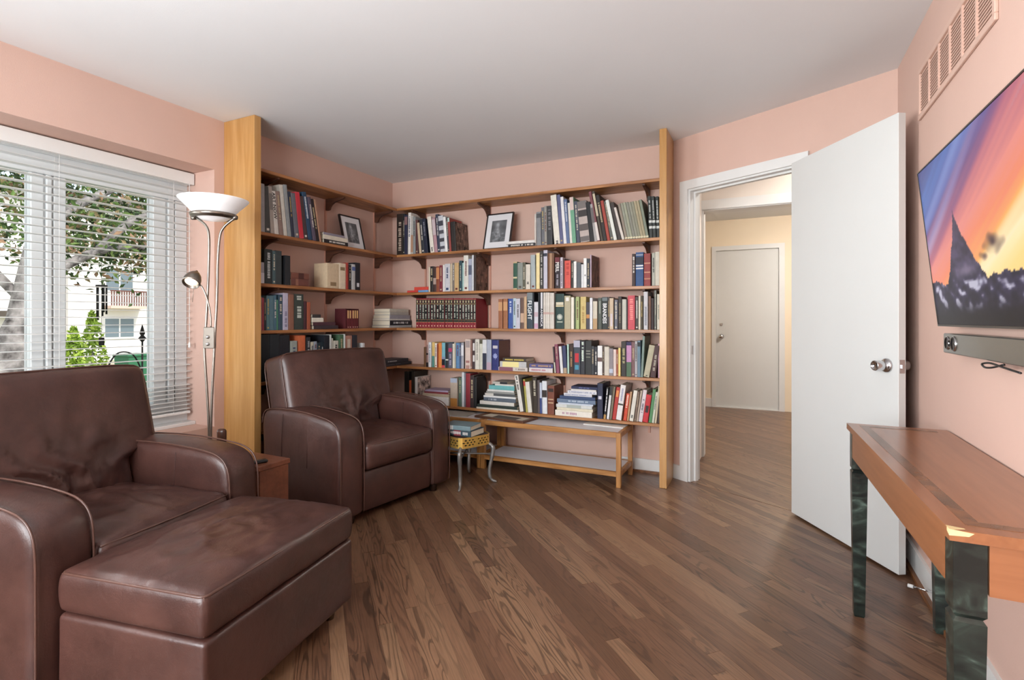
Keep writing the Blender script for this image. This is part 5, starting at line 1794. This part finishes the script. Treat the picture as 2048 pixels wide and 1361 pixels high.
def make_book(name, label, group, t, d, h, col, ops, loc, rot, rnd, hard=True):
    c = .0022 if t > .012 else .0010
    bul = -.0016 if hard else 0.0
    # cover: a bent board round three sides (plan profile, then raised)
    P = [(0, d), (0, 0), (t * .18, bul), (t * .82, bul), (t, 0), (t, d), (t - c, d), (t - c, c * 1.2), (c, c * 1.2), (c, d)]
    n_ = len(P)
    mb = MB()
    mb.add([(x, y, 0) for x, y in P] + [(x, y, h) for x, y in P],
           [(i, (i + 1) % n_, n_ + (i + 1) % n_, n_ + i) for i in range(n_)] +
           [(n_ + 1, n_ + 8, n_ + 9, n_ + 0)[::-1], (n_ + 1, n_ + 2, n_ + 3, n_ + 4, n_ + 7, n_ + 8), (n_ + 4, n_ + 5, n_ + 6, n_ + 7)] +
           [(1, 8, 9, 0), (1, 2, 3, 4, 7, 8)[::-1], (4, 5, 6, 7)[::-1]])
    o = mb.obj(name, M_cover, None, False, loc, rot)
    o.color = lin(col)
    tag(o, label, 'book', group)
    MB().box(c, t - c, c * 1.3, d - (.004 if hard else .001), .003 if hard else .0005, h - (.003 if hard else .0005)).obj('pages', M_pages, o)
    pm = MB()
    yk = bul - .0005
    def quad(x0, x1, z0, z1, cc, lift=0):
        pm.add([(x0, yk - lift, z0), (x1, yk - lift, z0), (x1, yk - lift, z1), (x0, yk - lift, z1)], [(0, 1, 2, 3)], cc)
    def scribble(z0, z1, cc):
        """unreadable print: a column of small marks running down the spine"""
        z = z1
        w_ = t * rnd.uniform(.34, .5)
        while z > z0:
            s = w_ * rnd.uniform(.35, .75)
            if rnd.random() < .86:
                e = rnd.uniform(0, .18) * w_
                quad(t / 2 - w_ / 2 + e, t / 2 + w_ / 2, z - s * .72, z, cc, .0003)
            z -= s
    spine_w = .96
    kinds = [x.split(':') for x in ops.split(';')] if ops else [['auto']]
    L_ = sum(int(col[i:i + 2], 16) for i in (0, 2, 4)) / 765
    lift = 0
    for k in kinds:
        if k[0] == 'auto':
            cc = lin(rnd.choice(['c8c0ac', 'b8a888', 'd8d4cc', 'c0a868'] if L_ < .5 else ['3a3838', '6a3a34', '3c4a6a', '5a5450']))
            if rnd.random() < .8:
                a = rnd.uniform(.3, .5)
                scribble(h * a, h * rnd.uniform(.82, .93), cc)
            if rnd.random() < .5:
                quad(t * .25, t * .75, h * .05, h * .05 + t * .4, cc)
        elif k[0] == 'b':
            w_ = (float(k[4]) if len(k) > 4 else spine_w) * t
            lift += .00012
            quad(t / 2 - w_ / 2, t / 2 + w_ / 2, h * float(k[1]), h * float(k[2]), lin(k[3]), lift)
        elif k[0] == 't':
            scribble(h * float(k[1]), h * float(k[2]), lin(k[3]))
        elif k[0] == 'T':
            V, F_ = text_mesh(k[1])
            z0, z1 = h * float(k[2]), h * float(k[3])
            w_ = t * .72
            MB().add([(t / 2 - w_ / 2 + b_ * w_, yk - .0008, z1 - a * (z1 - z0)) for a, b_ in V], F_).obj('spine_title', mat('lettering_' + k[4], k[4], .5), o)
        elif k[0] == 'O':
            r = t * .33
            zc = h * float(k[1])
            for i in range(20):
                a0, a1 = 2 * PI * i / 20, 2 * PI * (i + 1) / 20
                for r0, r1 in ((r * .82, r), (0, r * .7)):
                    pm.add([(t / 2 + r0 * math.cos(a0), yk - .0004, zc + r0 * math.sin(a0)), (t / 2 + r1 * math.cos(a0), yk - .0004, zc + r1 * math.sin(a0)), (t / 2 + r1 * math.cos(a1), yk - .0004, zc + r1 * math.sin(a1)), (t / 2 + r0 * math.cos(a1), yk - .0004, zc + r0 * math.sin(a1))], [(0, 1, 2, 3)], lin(k[2]))
        elif k[0] == 'L':
            r = t * .40
            zc = h * float(k[1])
            pts = []
            leaf = [(90, 1.0), (72, .62), (58, .78), (40, .86), (28, .55), (8, .98), (-14, .62), (-34, .82), (-58, .55), (-72, .60), (-84, .42), (-84, .85)]
            lf = [(a, q) for a, q in leaf] + [(180 - a, q) for a, q in leaf[::-1]]
            pts = [(t / 2 + r * q * math.cos(math.radians(a)), yk - .0006, zc + 1.25 * r * q * math.sin(math.radians(a))) for a, q in lf]
            for i in range(len(pts)):
                pm.add([(t / 2, yk - .0006, zc), pts[i], pts[(i + 1) % len(pts)]], [(0, 2, 1)], lin(k[2]))
        elif k[0] == 'e':
            quad(t * .02, t * .98, h * .205, h * .945, lin('1d2624'), .0001)
            for a, b_ in ((.19, .205), (.80, .82), (.945, .955), (.27, .28)):
                quad(t * .03, t * .97, h * a, h * b_, lin('b89468'), .0002)
            scribble(h * .56, h * .78, lin('d8d8c8'))
            scribble(h * .32, h * .50, lin('c8c8b8'))
            quad(t * .3, t * .7, h * .85, h * .92, lin('c8b890'), .0003)
            quad(t * .32, t * .68, h * .05, h * .09, lin('d8b8a0'), .0003)
        elif k[0] == 'C':
            cm = MB()
            base = np.array(lin(k[1])[:3])
            NX, NZ = (14, 16) if len(k) > 2 else (1, 1)
            sd = rnd.random() * 50
            for i in range(NX):
                for j in range(NZ):
                    y0, y1 = .006 + (d - .012) * i / NX, .006 + (d - .012) * (i + 1) / NX
                    z0, z1 = .004 + (h - .008) * j / NZ, .004 + (h - .008) * (j + 1) / NZ
                    f_ = 1.0
                    if NX > 1:
                        f_ = 1 + 1.1 * nz(i * .35 + sd, j * .3) + .6 * (nz(i * .8, j * .7 + sd) > .25) - .5 * (nz(i * .5 + 9, j * .28 + sd) > .2)
                    cm.add([(t + .0005, y0, z0), (t + .0005, y1, z0), (t + .0005, y1, z1), (t + .0005, y0, z1)], [(0, 1, 2, 3)], tuple(np.clip(base * max(.15, f_), 0, 1)) + (1,))
            cm.obj('cover_picture', M_print, o)
    if pm.f:
        pm.obj('spine_print', M_print, o)['kind'] = 'stuff'
    return o

ROWN = {'2': 'top', '3': 'second', '4': 'third', '5': 'fourth', '6': 'bottom'}
cnt = {}
rb = random.Random(5)
for ln_ in BOOKS.strip().split('\n'):
    p = ln_.split(None, 6)
    sh, along, t, h, le, col = p[0], float(p[1]), float(p[2]), float(p[3]), float(p[4]), p[5]
    ops = p[6].strip() if len(p) > 6 else ''
    wall, row = sh[0], sh[1]
    key = wall + row
    cnt[key] = cnt.get(key, 0) + 1
    i = cnt[key]
    z0 = SHELF_Z[int(row)]
    th = math.radians(le)
    d = min(.200, max(.115, h * rb.uniform(.62, .78)))
    if 'C:' in ops:
        d = .198
    setb = rb.uniform(0, .006)
    zr = z0 + .0003 + (t * math.sin(th) if th > 0 else 0)
    wn = 'back wall' if wall == 'B' else 'left wall'
    enc = ops.startswith('e')
    words_ = []
    if not enc:
        words_.append('tall' if h > .27 else 'short' if h < .19 else '')
        words_.append('thick' if t > .042 else 'slim' if t < .017 else '')
        words_.append(cname(col))
    look = ' '.join(x for x in words_ if x)
    if enc:
        lab = f'red and black encyclopedia volume, {ordn(i)} from left in the matching set'
    elif 'T:' in ops:
        tt = [x.split(':')[1] for x in ops.split(';') if x.startswith('T:')][0]
        lab = f'{cname(col)} book with {tt} lettered down its spine, {wn}'
    elif sh == 'L4b':
        lab = f'small maroon boxed volume with gilt label, {ordn(i - 13)} of five in slipcase'
    else:
        lab = f'{look} book, {ordn(i)} from left on the {ROWN[row]} {wn} shelf'
    nm = 'encyclopedia_volume' if enc else 'paperback_book' if t < .02 else 'hardcover_book'
    grp = 'red and black encyclopedia set' if enc else f'books on the {ROWN[row]} {wn} shelf'
    if wall == 'B':
        loc, rot = (along, YS + setb, zr), (0, th, 0)
    else:
        loc, rot = (XS - setb, along, zr), (0, th, PI / 2)
    if sh == 'L4b':
        d = .10
    make_book(nm, lab, grp, t, d, h, col, ops, loc, rot, rb, t > .014)

# slipcase of the small maroon set
sc_y0, sc_y1 = 3.090, 3.270
case2 = thing('slipcase', 'maroon slipcase holding five small volumes on the third left wall shelf', 'box', (0, 0, SHELF_Z[4] + .0002))
M_slip = mat('maroon_board', '4e1a20', .6, var=.1)
xa, xb = XS - .115, XS - .004
MB().box(xa, xb, 3.118, 3.1265, 0, .158).obj('side', M_slip, case2)
MB().box(xa, xb, 3.2625, 3.267, 0, .158).obj('side', M_slip, case2)
MB().box(xa, xb, 3.1265, 3.2625, .154, .158).obj('top', M_slip, case2)
MB().box(xa, xa + .003, 3.1265, 3.2625, 0, .154).obj('back', M_slip, case2)

def stack(wall, items, desc, group, base):
    """books lying flat: (start, end, thickness, colour, print, depth, forward)"""
    z = base + .0004
    for i, it in enumerate(items):
        a, b_, t, col, ops, d, fw = it[:7]
        tw = it[7] if len(it) > 7 else 0.0
        h = b_ - a
        pos = ordn(i + 1)
        lab = f'{cname(col)} book lying flat, {pos} from bottom of {desc}'
        if wall == 'B':
            loc, rot = (b_, YS - fw, z), (0, -PI / 2, tw)
        else:
            loc, rot = (XS + fw, b_, z), (0, -PI / 2, PI / 2 + tw)
        make_book('hardcover_book' if t > .018 else 'paperback_book', lab, group, t, d, h, col, ops, loc, rot, rb, t > .016)
        z += t + .0004

Z = SHELF_Z
stack('B', [(-2.862, -2.745, .018, 'c8423c', 'n', .16, 0), ], 'the red pile, second back shelf', 'flat books on the second back wall shelf', Z[3])
stack('B', [(-2.742, -2.637, .018, '6a9ac8', 'n', .16, 0)], 'the pile beside the thin cream spine', 'flat books on the second back wall shelf', Z[3])
stack('B', [(-2.790, -2.640, .028, 'd04a3c', 'n', .17, -.006)], 'two small red and blue ones', 'flat books on the second back wall shelf', Z[3] + .0186)
stack('B', [(-1.868, -1.628, .026, '2c2e34', 't:.1:.9:d8d4cc', .17, -.004), (-1.890, -1.632, .022, 'e2e0dc', 'n', .17, -.008)], 'the pair before the right picture', 'flat books on the top back wall shelf', Z[2])
stack('B', [(-1.950, -1.694, .030, 'd4ccc4', 'b:.5:.98:8a5a68;t:.1:.4:8a8078', .17, .004), (-1.940, -1.706, .044, 'c4c4c4', 'b:.28:.9:f0e4a0', .17, 0), (-1.914, -1.712, .028, '4a4038', 't:.1:.9:e0c860', .16, -.002)], 'the pile with yellow label', 'flat books on the fourth back wall shelf', Z[5])
stack('B', [(-1.682, -1.484, .034, 'dcd4d4', 't:.3:.9:b87884', .15, .002), (-1.680, -1.482, .030, '5c5888', 't:.1:.9:c8a070', .15, 0)], 'the low purple pile', 'flat books on the fourth back wall shelf', Z[5])
stack('B', [(-2.700, -2.420, .070, 'd8d4d0', 'n', .19, .012), (-2.690, -2.420, .024, 'b8a890', 'n', .18, .008), (-2.675, -2.430, .016, '8a3a40', 'n', .17, .006), (-2.660, -2.432, .014, 'a898b0', 'n', .16, .002, .06)], 'the pile behind the armchair arm', 'flat books on the bottom back wall shelf', Z[6])
stack('B', [(-2.150, -1.772, .014, 'd8d0c0', 'n', .20, .014), (-2.142, -1.782, .024, '2e3832', 'n', .19, .012), (-2.120, -1.808, .028, 'd4d0c8', 'n', .19, .010), (-2.085, -1.796, .030, '5a6470', 't:.6:.9:a8b0b8', .18, .008), (-2.088, -1.796, .014, 'e0e0de', 'n', .18, .006), (-2.078, -1.802, .020, '55585a', 'b:.7:.98:c8c4bc', .18, .006), (-2.064, -1.808, .016, '90928e', 'n', .17, .004), (-2.054, -1.814, .014, 'd8d8d4', 'n', .17, .004), (-2.040, -1.810, .034, '6aaeb0', 'n', .17, .002), (-1.986, -1.816, .012, 'd8d4cc', 'n', .16, 0), (-2.006, -1.874, .018, 'b8b4ac', 'b:.0:.5:2a2a30', .16, 0)],
      'the tall mixed pile', 'flat books in the tall pile on the bottom back wall shelf', Z[6])
stack('B', [(-1.458, -1.168, .042, 'e2dcd0', 't:.4:.8:b0889c', .20, .014), (-1.446, -1.162, .020, 'dcd4bc', 'n', .19, .012), (-1.452, -1.168, .024, 'd0d2ce', 'b:.3:.7:a8b0aa', .19, .010), (-1.438, -1.162, .012, 'c8d0dc', 'n', .18, .008), (-1.446, -1.144, .028, '6a7c94', 't:.2:.7:b8c4d0', .18, .006), (-1.425, -1.147, .024, '34466a', 'n', .18, .004), (-1.392, -1.172, .020, 'dcdce0', 't:.05:.95:8890b0', .17, .002), (-1.362, -1.136, .022, 'd8d8de', 't:.05:.95:9098b0', .17, .002), (-1.337, -1.140, .012, 'd8d4d0', 'n', .16, 0), (-1.334, -1.132, .020, '262c4c', 't:.3:.7:6a70a0', .16, 0)],
      'the neat tall pile by the leather book', 'flat books in the neat pile on the bottom back wall shelf', Z[6])
stack('L', [(2.895, 3.140, .030, '2a2628', 't:.15:.8:dcd8d0', .17, 0), (2.893, 3.136, .032, 'd4ccbc', 'n', .17, -.002), (2.893, 3.105, .018, '8a8490', 'n', .16, -.004)], 'the trio before the left picture', 'flat books on the top left wall shelf', Z[2])
stack('L', [(2.592, 2.746, .048, '6a4038', 'b:.6:.75:8a6050', .12, 0), (2.592, 2.750, .044, '74483c', 'b:.3:.6:4a2c28', .12, 0)], 'two brown ones beside the black book', 'flat books on the second left wall shelf', Z[3])
stack('L', [(2.795, 3.035, .026, '3a3036', 'n', .17, 0), (2.790, 3.008, .026, '4e3038', 'n', .16, -.002), (2.782, 2.885, .032, 'dcd6c8', 'n', .12, 0), (2.782, 2.860, .024, '3c3838', 'n', .11, 0)], 'the dark pile beside the slipcase', 'flat books on the third left wall shelf', Z[4])
stack('L', [(3.630, 3.946, .020, 'b0b0b0', 'n', .20, .012), (3.640, 3.944, .044, '24242a', 't:.18:.5:d8d8d8;t:.55:.85:d8d8d8', .20, .010), (3.640, 3.930, .013, 'd8d4cc', 'n', .19, .006), (3.645, 3.932, .034, '9a98a0', 'n', .19, .004), (3.652, 3.918, .026, 'b0aca4', 'n', .18, 0), (3.648, 3.915, .028, 'c8c2b4', 'n', .18, 0)], 'the magazine pile in the shelf corner', 'flat books in the corner of the third shelf', Z[4])
stack('L', [(3.400, 3.935, .026, '2a2c34', 't:.3:.7:5a5c64', .20, .014), (3.420, 3.900, .030, '34363c', 't:.35:.6:b8b8b8', .19, .008)], 'the low dark pile in the shelf corner', 'flat books in the corner of the fourth shelf', Z[5])
# two books on the brass stool
def loose(label, t, d, h, col, ops, loc, rz):
    make_book('hardcover_book', label, 'books on the brass stool', t, d, h, col, ops, loc, (0, -PI / 2, rz), rb, True)
loose('dark teal book lying on the brass stool', .040, .17, .235, '33454e', 't:.1:.9:c8c4c0;b:.35:.6:7a3840', (-1.806, 3.055, .3457), math.radians(-3))
loose('pale grey and teal book on top of the brass stool pile', .030, .165, .225, '6c8288', 'b:.6:.95:c8ccca', (-1.812, 3.060, .3862), math.radians(3))

# framed photographs leaning on the top shelves
def photo_frame(label, loc, rz, w_, h, lean, seed):
    t = thing('picture_frame', label, 'picture', loc, rz, 'pictures')
    t.rotation_euler = (-lean, 0, rz)
    fr = mat('black_frame', '201a1a', .35)
    b_ = .010
    for a in ((0, w_, 0, b_), (0, w_, h - b_, h), (0, b_, b_, h - b_), (w_ - b_, w_, b_, h - b_)):
        MB().box(a[0], a[1], 0, .018, a[2], a[3]).obj('frame_side', fr, t)
    MB().box(b_, w_ - b_, .006, .012, b_, h - b_).obj('mat_board', mat('white_mat', 'dedfe2', .7), t)
    cols, vv, ff = [], [], []
    nx, nz_ = 36, 46
    x0, x1, z0, z1 = w_ * .22, w_ * .78, h * .20, h * .80
    for j in range(nz_ + 1):
        for i in range(nx + 1):
            u, v_ = i / nx, j / nz_
            g = .16 + .10 * nz(u * 4 + seed, v_ * 4, 1)
            g += .35 * math.exp(-(((u - .45 - .1 * nz(v_ * 3, seed)) / .17) ** 2 + ((v_ - .45) / .30) ** 2)) * (.7 + .8 * nz(u * 9, v_ * 9, seed))
            g += .30 * math.exp(-(((u - .42) / .10) ** 2 + ((v_ - .80) / .09) ** 2))
            g += .22 * max(0, nz(u * 7 + 3, v_ * 12, seed)) * (v_ < .5)
            g = max(.02, min(.8, g * .8))
            cols += [g * .95, g, g * 1.06, 1]
            vv.append((x0 + (x1 - x0) * u, .0054, z0 + (z1 - z0) * v_))
    for j in range(nz_):
        for i in range(nx):
            k = j * (nx + 1) + i
            ff.append((k, k + 1, k + nx + 2, k + nx + 1))
    me = bpy.data.meshes.new('photograph')
    me.from_pydata(vv, [], ff)
    at = me.attributes.new('col', 'FLOAT_COLOR', 'POINT')
    at.data.foreach_set('color', cols)
    me.materials.append(M_print)
    link('photograph', me, t)
    return t
photo_frame('black framed photograph with white mat leaning on the top back wall shelf', (-2.120, YS + .035, Z[2] + .001), math.radians(-3), .252, .315, math.radians(14), 4.2)
photo_frame('black framed photograph with white mat leaning on the top left wall shelf', (XS - .065, 3.185, Z[2] + .001), PI / 2, .235, .290, math.radians(14), 8.8)

# ------------------------------------------------------------------ outdoors, beyond the window
struct(MB().poly([(-70, -30), (XL - WD - .02, -30), (XL - WD - .02, 60), (-70, 60)], -1.15, -1.05).obj('ground', mat('garden_ground', '8f9a72', .9, col2='b8ae98', vscale=.6)))
M_house = mat('white_stucco', 'eeece8', .8, var=.03, vscale=.5)
M_hglass = mat('dark_house_glass', '6f7f88', .15, spec=.6)
M_rail = mat('brown_railing', '6a4238', .6, var=.1)
hs = thing('neighbour_house', 'white two storey neighbour house with balcony seen through the blind', 'building', (-32, 16, -1.05))
MB().box(-8, 0, -9, 9, 0, 8.4).obj('wall', M_house, hs)
MB().box(-8.4, .6, -9.3, 9.3, 8.4, 8.7).obj('roof', mat('roof_grey', '6a6462', .8), hs)
for y0, y1, z0, z1 in ((-.35, .95, 3.80, 4.95), (-.40, 1.0, 1.25, 2.25), (-3.9, -2.9, 3.7, 4.9), (3.2, 4.6, 3.8, 4.9), (3.2, 4.6, 1.2, 2.3)):
    wn_ = MB().box(0, .05, y0 - .1, y1 + .1, z0 - .1, z1 + .1).obj('window', M_trim, hs)
    ym = (y0 + y1) / 2
    MB().box(.05, .06, y0, ym - .04, z0, z1).obj('pane', M_hglass, wn_)
    MB().box(.05, .06, ym + .04, y1, z0, z1).obj('pane', M_hglass, wn_)
bal = MB().box(.0, .9, -.55, 1.35, 2.80, 2.95).obj('balcony', mat('balcony_slab', 'd8bcae', .8), hs)
for i in range(16):
    y = -.52 + i * .122
    MB().box(.84, .88, y, y + .045, 2.95, 3.70).obj('baluster', M_rail, bal)
MB().box(.82, .90, -.55, 1.35, 3.70, 3.77).obj('handrail', M_rail, bal)
MB().box(.0, .25, -2.55, -2.15, 0, 8.4).obj('downpipe', mat('grey_pipe', 'b5b2ae', .7), hs)
MB().box(.0, 1.2, -4.9, -3.9, 2.35, 2.6).obj('porch_roof', mat('porch_dark', '5a5048', .8), hs)

def foliage(pts, size, cols, rnd, name, parent, flat=.0):
    mb = MB()
    for p in pts:
        s = size * rnd.uniform(.6, 1.35)
        n_ = Vector((rnd.gauss(0, 1), rnd.gauss(0, 1), rnd.gauss(0, 1) + flat)).normalized()
        u = n_.orthogonal().normalized()
        u.rotate(Matrix.Rotation(rnd.uniform(0, 6.28), 3, n_))
        v_ = n_.cross(u)
        p = Vector(p)
        mb.add([p - u * s, p - v_ * s * .45 + n_ * s * .1, p + u * s, p + v_ * s * .45 + n_ * s * .1], [(0, 1, 2, 3)], lin(rnd.choice(cols)))
    o = mb.obj(name, attr_mat('leaf_' + name + str(len(bpy.data.materials)), 'col', .6), parent)
    o['kind'] = 'stuff'
    return o
rl = random.Random(3)
tr = thing('garden_tree', 'leaning grey barked tree with leafy crown just outside the window', 'tree')
M_bark = mat('grey_bark', 'b0aca8', .9, col2='3a3634', vscale=9, bump=.4, bscale=30)
MB().tube(spl([Vector((-6.0, 1.98, -1.05)), Vector((-6.0, 2.10, .2)), Vector((-6.0, 2.22, .9)), Vector((-6.02, 2.34, 1.5)), Vector((-6.1, 2.55, 2.4)), Vector((-6.2, 2.8, 3.4))], 5), [.15] * 6 + [.125] * 6 + [.10] * 6 + [.08] * 8, 12).obj('trunk', M_bark, tr, True)
for P in ([(-6.02, 2.34, 1.45), (-6.1, 2.9, 1.83), (-6.3, 3.6, 1.95), (-6.5, 4.3, 1.78)], [(-6.05, 2.45, 2.0), (-6.4, 3.1, 2.5), (-6.8, 3.9, 2.8)], [(-6.02, 2.3, 1.3), (-6.3, 1.9, 1.9), (-6.6, 1.4, 2.4)], [(-6.1, 2.9, 1.83), (-6.0, 3.2, 2.2), (-6.0, 3.6, 2.4)]):
    MB().tube(spl([Vector(p) for p in P], 5), [.045] * 6 + [.03] * 5 + [.02] * 5 if len(P) == 4 else [.04] * 6 + [.022] * 5, 7).obj('branch', M_bark, tr, True)
pts = []
for i in range(13000):
    x = rl.uniform(-8.2, -5.6)
    y = rl.uniform(-1.5, 5.4)
    z = 1.75 + abs(rl.gauss(0, .85))
    dens = nz(x * 1.1, y * 1.3, z * 1.6)
    if dens + .5 * (z - 1.95) > -.1:
        pts.append((x, y, z))
for i in range(700):
    y = rl.uniform(2.6, 4.4)
    z = rl.gauss(1.78, .13)
    pts.append((rl.uniform(-6.6, -6.2), y, z))
foliage(pts, .040, ['4c6630', '5f7a3c', '31471f', '728848', '8a7c58', '3c562c', '92765a', '23331a'], rl, 'foliage', tr)
bt = thing('background_tree', 'dark leafy tree standing between the window and the neighbour house', 'tree', (-15, 6.2, -1.05))
MB().tube([(0, -1.6, 0), (.1, -1.5, 2.0), (0, -1.2, 5.0)], [.14, .11, .05], 9).obj('trunk', M_bark, bt, True)
P_ = []
for i in range(5200):
    y, z = rl.uniform(-4.5, 3.6), 3.9 + abs(rl.gauss(0, 1.5))
    if nz(y * .8, z * .9, 4.4) + .35 * (z - 4.4) > -.1:
        P_.append((rl.uniform(-1.6, 1.6), y, z))
foliage(P_, .11, ['3c5426', '4f6a30', '26381a', '5e7440', '6e6a48'], rl, 'foliage', bt)
vine = thing('climbing_vine', 'leafy vine climbing beside the right edge of the window', 'vine')
MB().tube(spl([Vector((-4.55, 2.66, -1.05)), Vector((-4.55, 2.68, .6)), Vector((-4.56, 2.72, 1.6)), Vector((-4.55, 2.66, 2.3))]), .012, 6).obj('stem', M_bark, vine, True)
foliage([(-4.55 + rl.gauss(0, .05), 2.69 + rl.gauss(0, .045), rl.uniform(-.4, 2.3)) for _ in range(230)], .030, ['4f6a34', '6d7f48', '8a8a5a', '3a4a28'], rl, 'foliage', vine)
def conifer(label, x, y, r, h, seed, cols, grp='lime green conifers in the garden'):
    rr = random.Random(seed)
    t = thing('conifer_shrub', label, 'shrub', (x, y, -1.05), 0, grp)
    MB().tube([(0, 0, 0), (0, 0, h * .9)], [.04, .01], 7).obj('stem', M_bark, t)
    P = []
    for i in range(900):
        z = h * (rr.random() ** 1.3)
        q = r * (1 - z / h) ** .75 * math.sqrt(rr.random()) * 1.0 + .02
        a = rr.uniform(0, 6.283)
        P.append((q * math.cos(a), q * math.sin(a), z + .05))
    foliage(P, .085, cols, rr, 'foliage', t)
LIME = ['8faf3c', 'a6c04a', '6f8f30', 'b8cc60']
conifer('shorter lime green conifer left of the pair in the garden', -16, 7.10, .42, 1.95, 1, LIME)
conifer('taller lime green conifer right of the pair in the garden', -17.2, 8.08, .50, 2.40, 2, LIME)
conifer('lime green conifer beside the leaning grey tree trunk', -9.5, 3.74, .34, 2.35, 3, LIME)
rr = random.Random(8)
pu = thing('purple_shrub', 'low purple leaved shrub below the pair of lime conifers', 'shrub', (-12.4, 6.05, -1.05))
MB().tube([(0, 0, 0), (0, .05, .6)], .02, 6).obj('stem', M_bark, pu)
foliage([(rr.gauss(0, .3), rr.gauss(0, .34), abs(rr.gauss(.55, .28))) for _ in range(380)], .06, ['7a4a58', '5e3846', '8e6a62', '70604a'], rr, 'foliage', pu)
for lb, y, cl in (('dark green garden bin beside the iron plant hook', 7.42, '2f6e4c'), ('pale mint garden bin behind the dark green bin', 8.15, '9ccfb4')):
    gb = thing('garden_bin', lb, 'bin', (-14.0, y, -1.05), .1, 'garden bins')
    mg = mat('bin_' + cl, cl, .5, var=.05)
    MB().add([(-.2, -.2, 0), (.2, -.2, 0), (.2, .2, 0), (-.2, .2, 0), (-.26, -.26, 1.3), (.26, -.26, 1.3), (.26, .26, 1.3), (-.26, .26, 1.3)], [(0, 3, 2, 1), (4, 5, 6, 7), (0, 1, 5, 4), (1, 2, 6, 5), (2, 3, 7, 6), (3, 0, 4, 7)]).obj('body', mg, gb)
    MB().bbox(-.29, .29, -.29, .29, 1.3, 1.36, .015).obj('lid', mg, gb)
ph = thing('plant_hook', 'black iron plant hook with leaf finial standing in the garden', 'plant hook', (-8.0, 4.37, -1.05))
M_blk = mat('black_iron', '141414', .5, .6)
MB().tube([(0, 0, 0), (0, 0, 2.02)], .012, 7).obj('stake', M_blk, ph, True)
MB().lathe([(.0, 1.86), (.05, 1.93), (.02, 1.97), (.035, 2.0), (.0, 2.14)], 10).obj('finial', M_blk, ph, True)
MB().tube(spl([Vector((0, 0, 1.45)), Vector((0, -.12, 1.70)), Vector((0, -.30, 1.74)), Vector((0, -.42, 1.58)), Vector((0, -.44, 1.36)), Vector((0, -.38, 1.30))]), .010, 6).obj('hook', M_blk, ph, True)
wc = thing('wind_chime', 'dark metal wind chime hanging from the tree branch outside', 'wind chime', (-6.15, 2.97, 1.90))
MB().tube([(0, 0, 0), (0, 0, -.40)], .0025, 5).obj('string', M_blk, wc)
MB().lathe([(.0, -.40), (.05, -.40), (.05, -.415), (.0, -.415)], 16).obj('top_disc', M_blk, wc, True)
for k in range(5):
    a = 2 * PI * k / 5
    MB().tube([(.04 * math.cos(a), .04 * math.sin(a), -.42), (.04 * math.cos(a), .04 * math.sin(a), -.68 - .02 * k)], .009, 8).obj('chime_tube', M_blk, wc, True)
MB().tube([(0, 0, -.415), (0, 0, -.95)], .002, 5).obj('clapper_string', M_blk, wc)
MB().bbox(-.004, .004, -.025, .025, -1.02, -.94, .001).obj('sail', M_blk, wc)
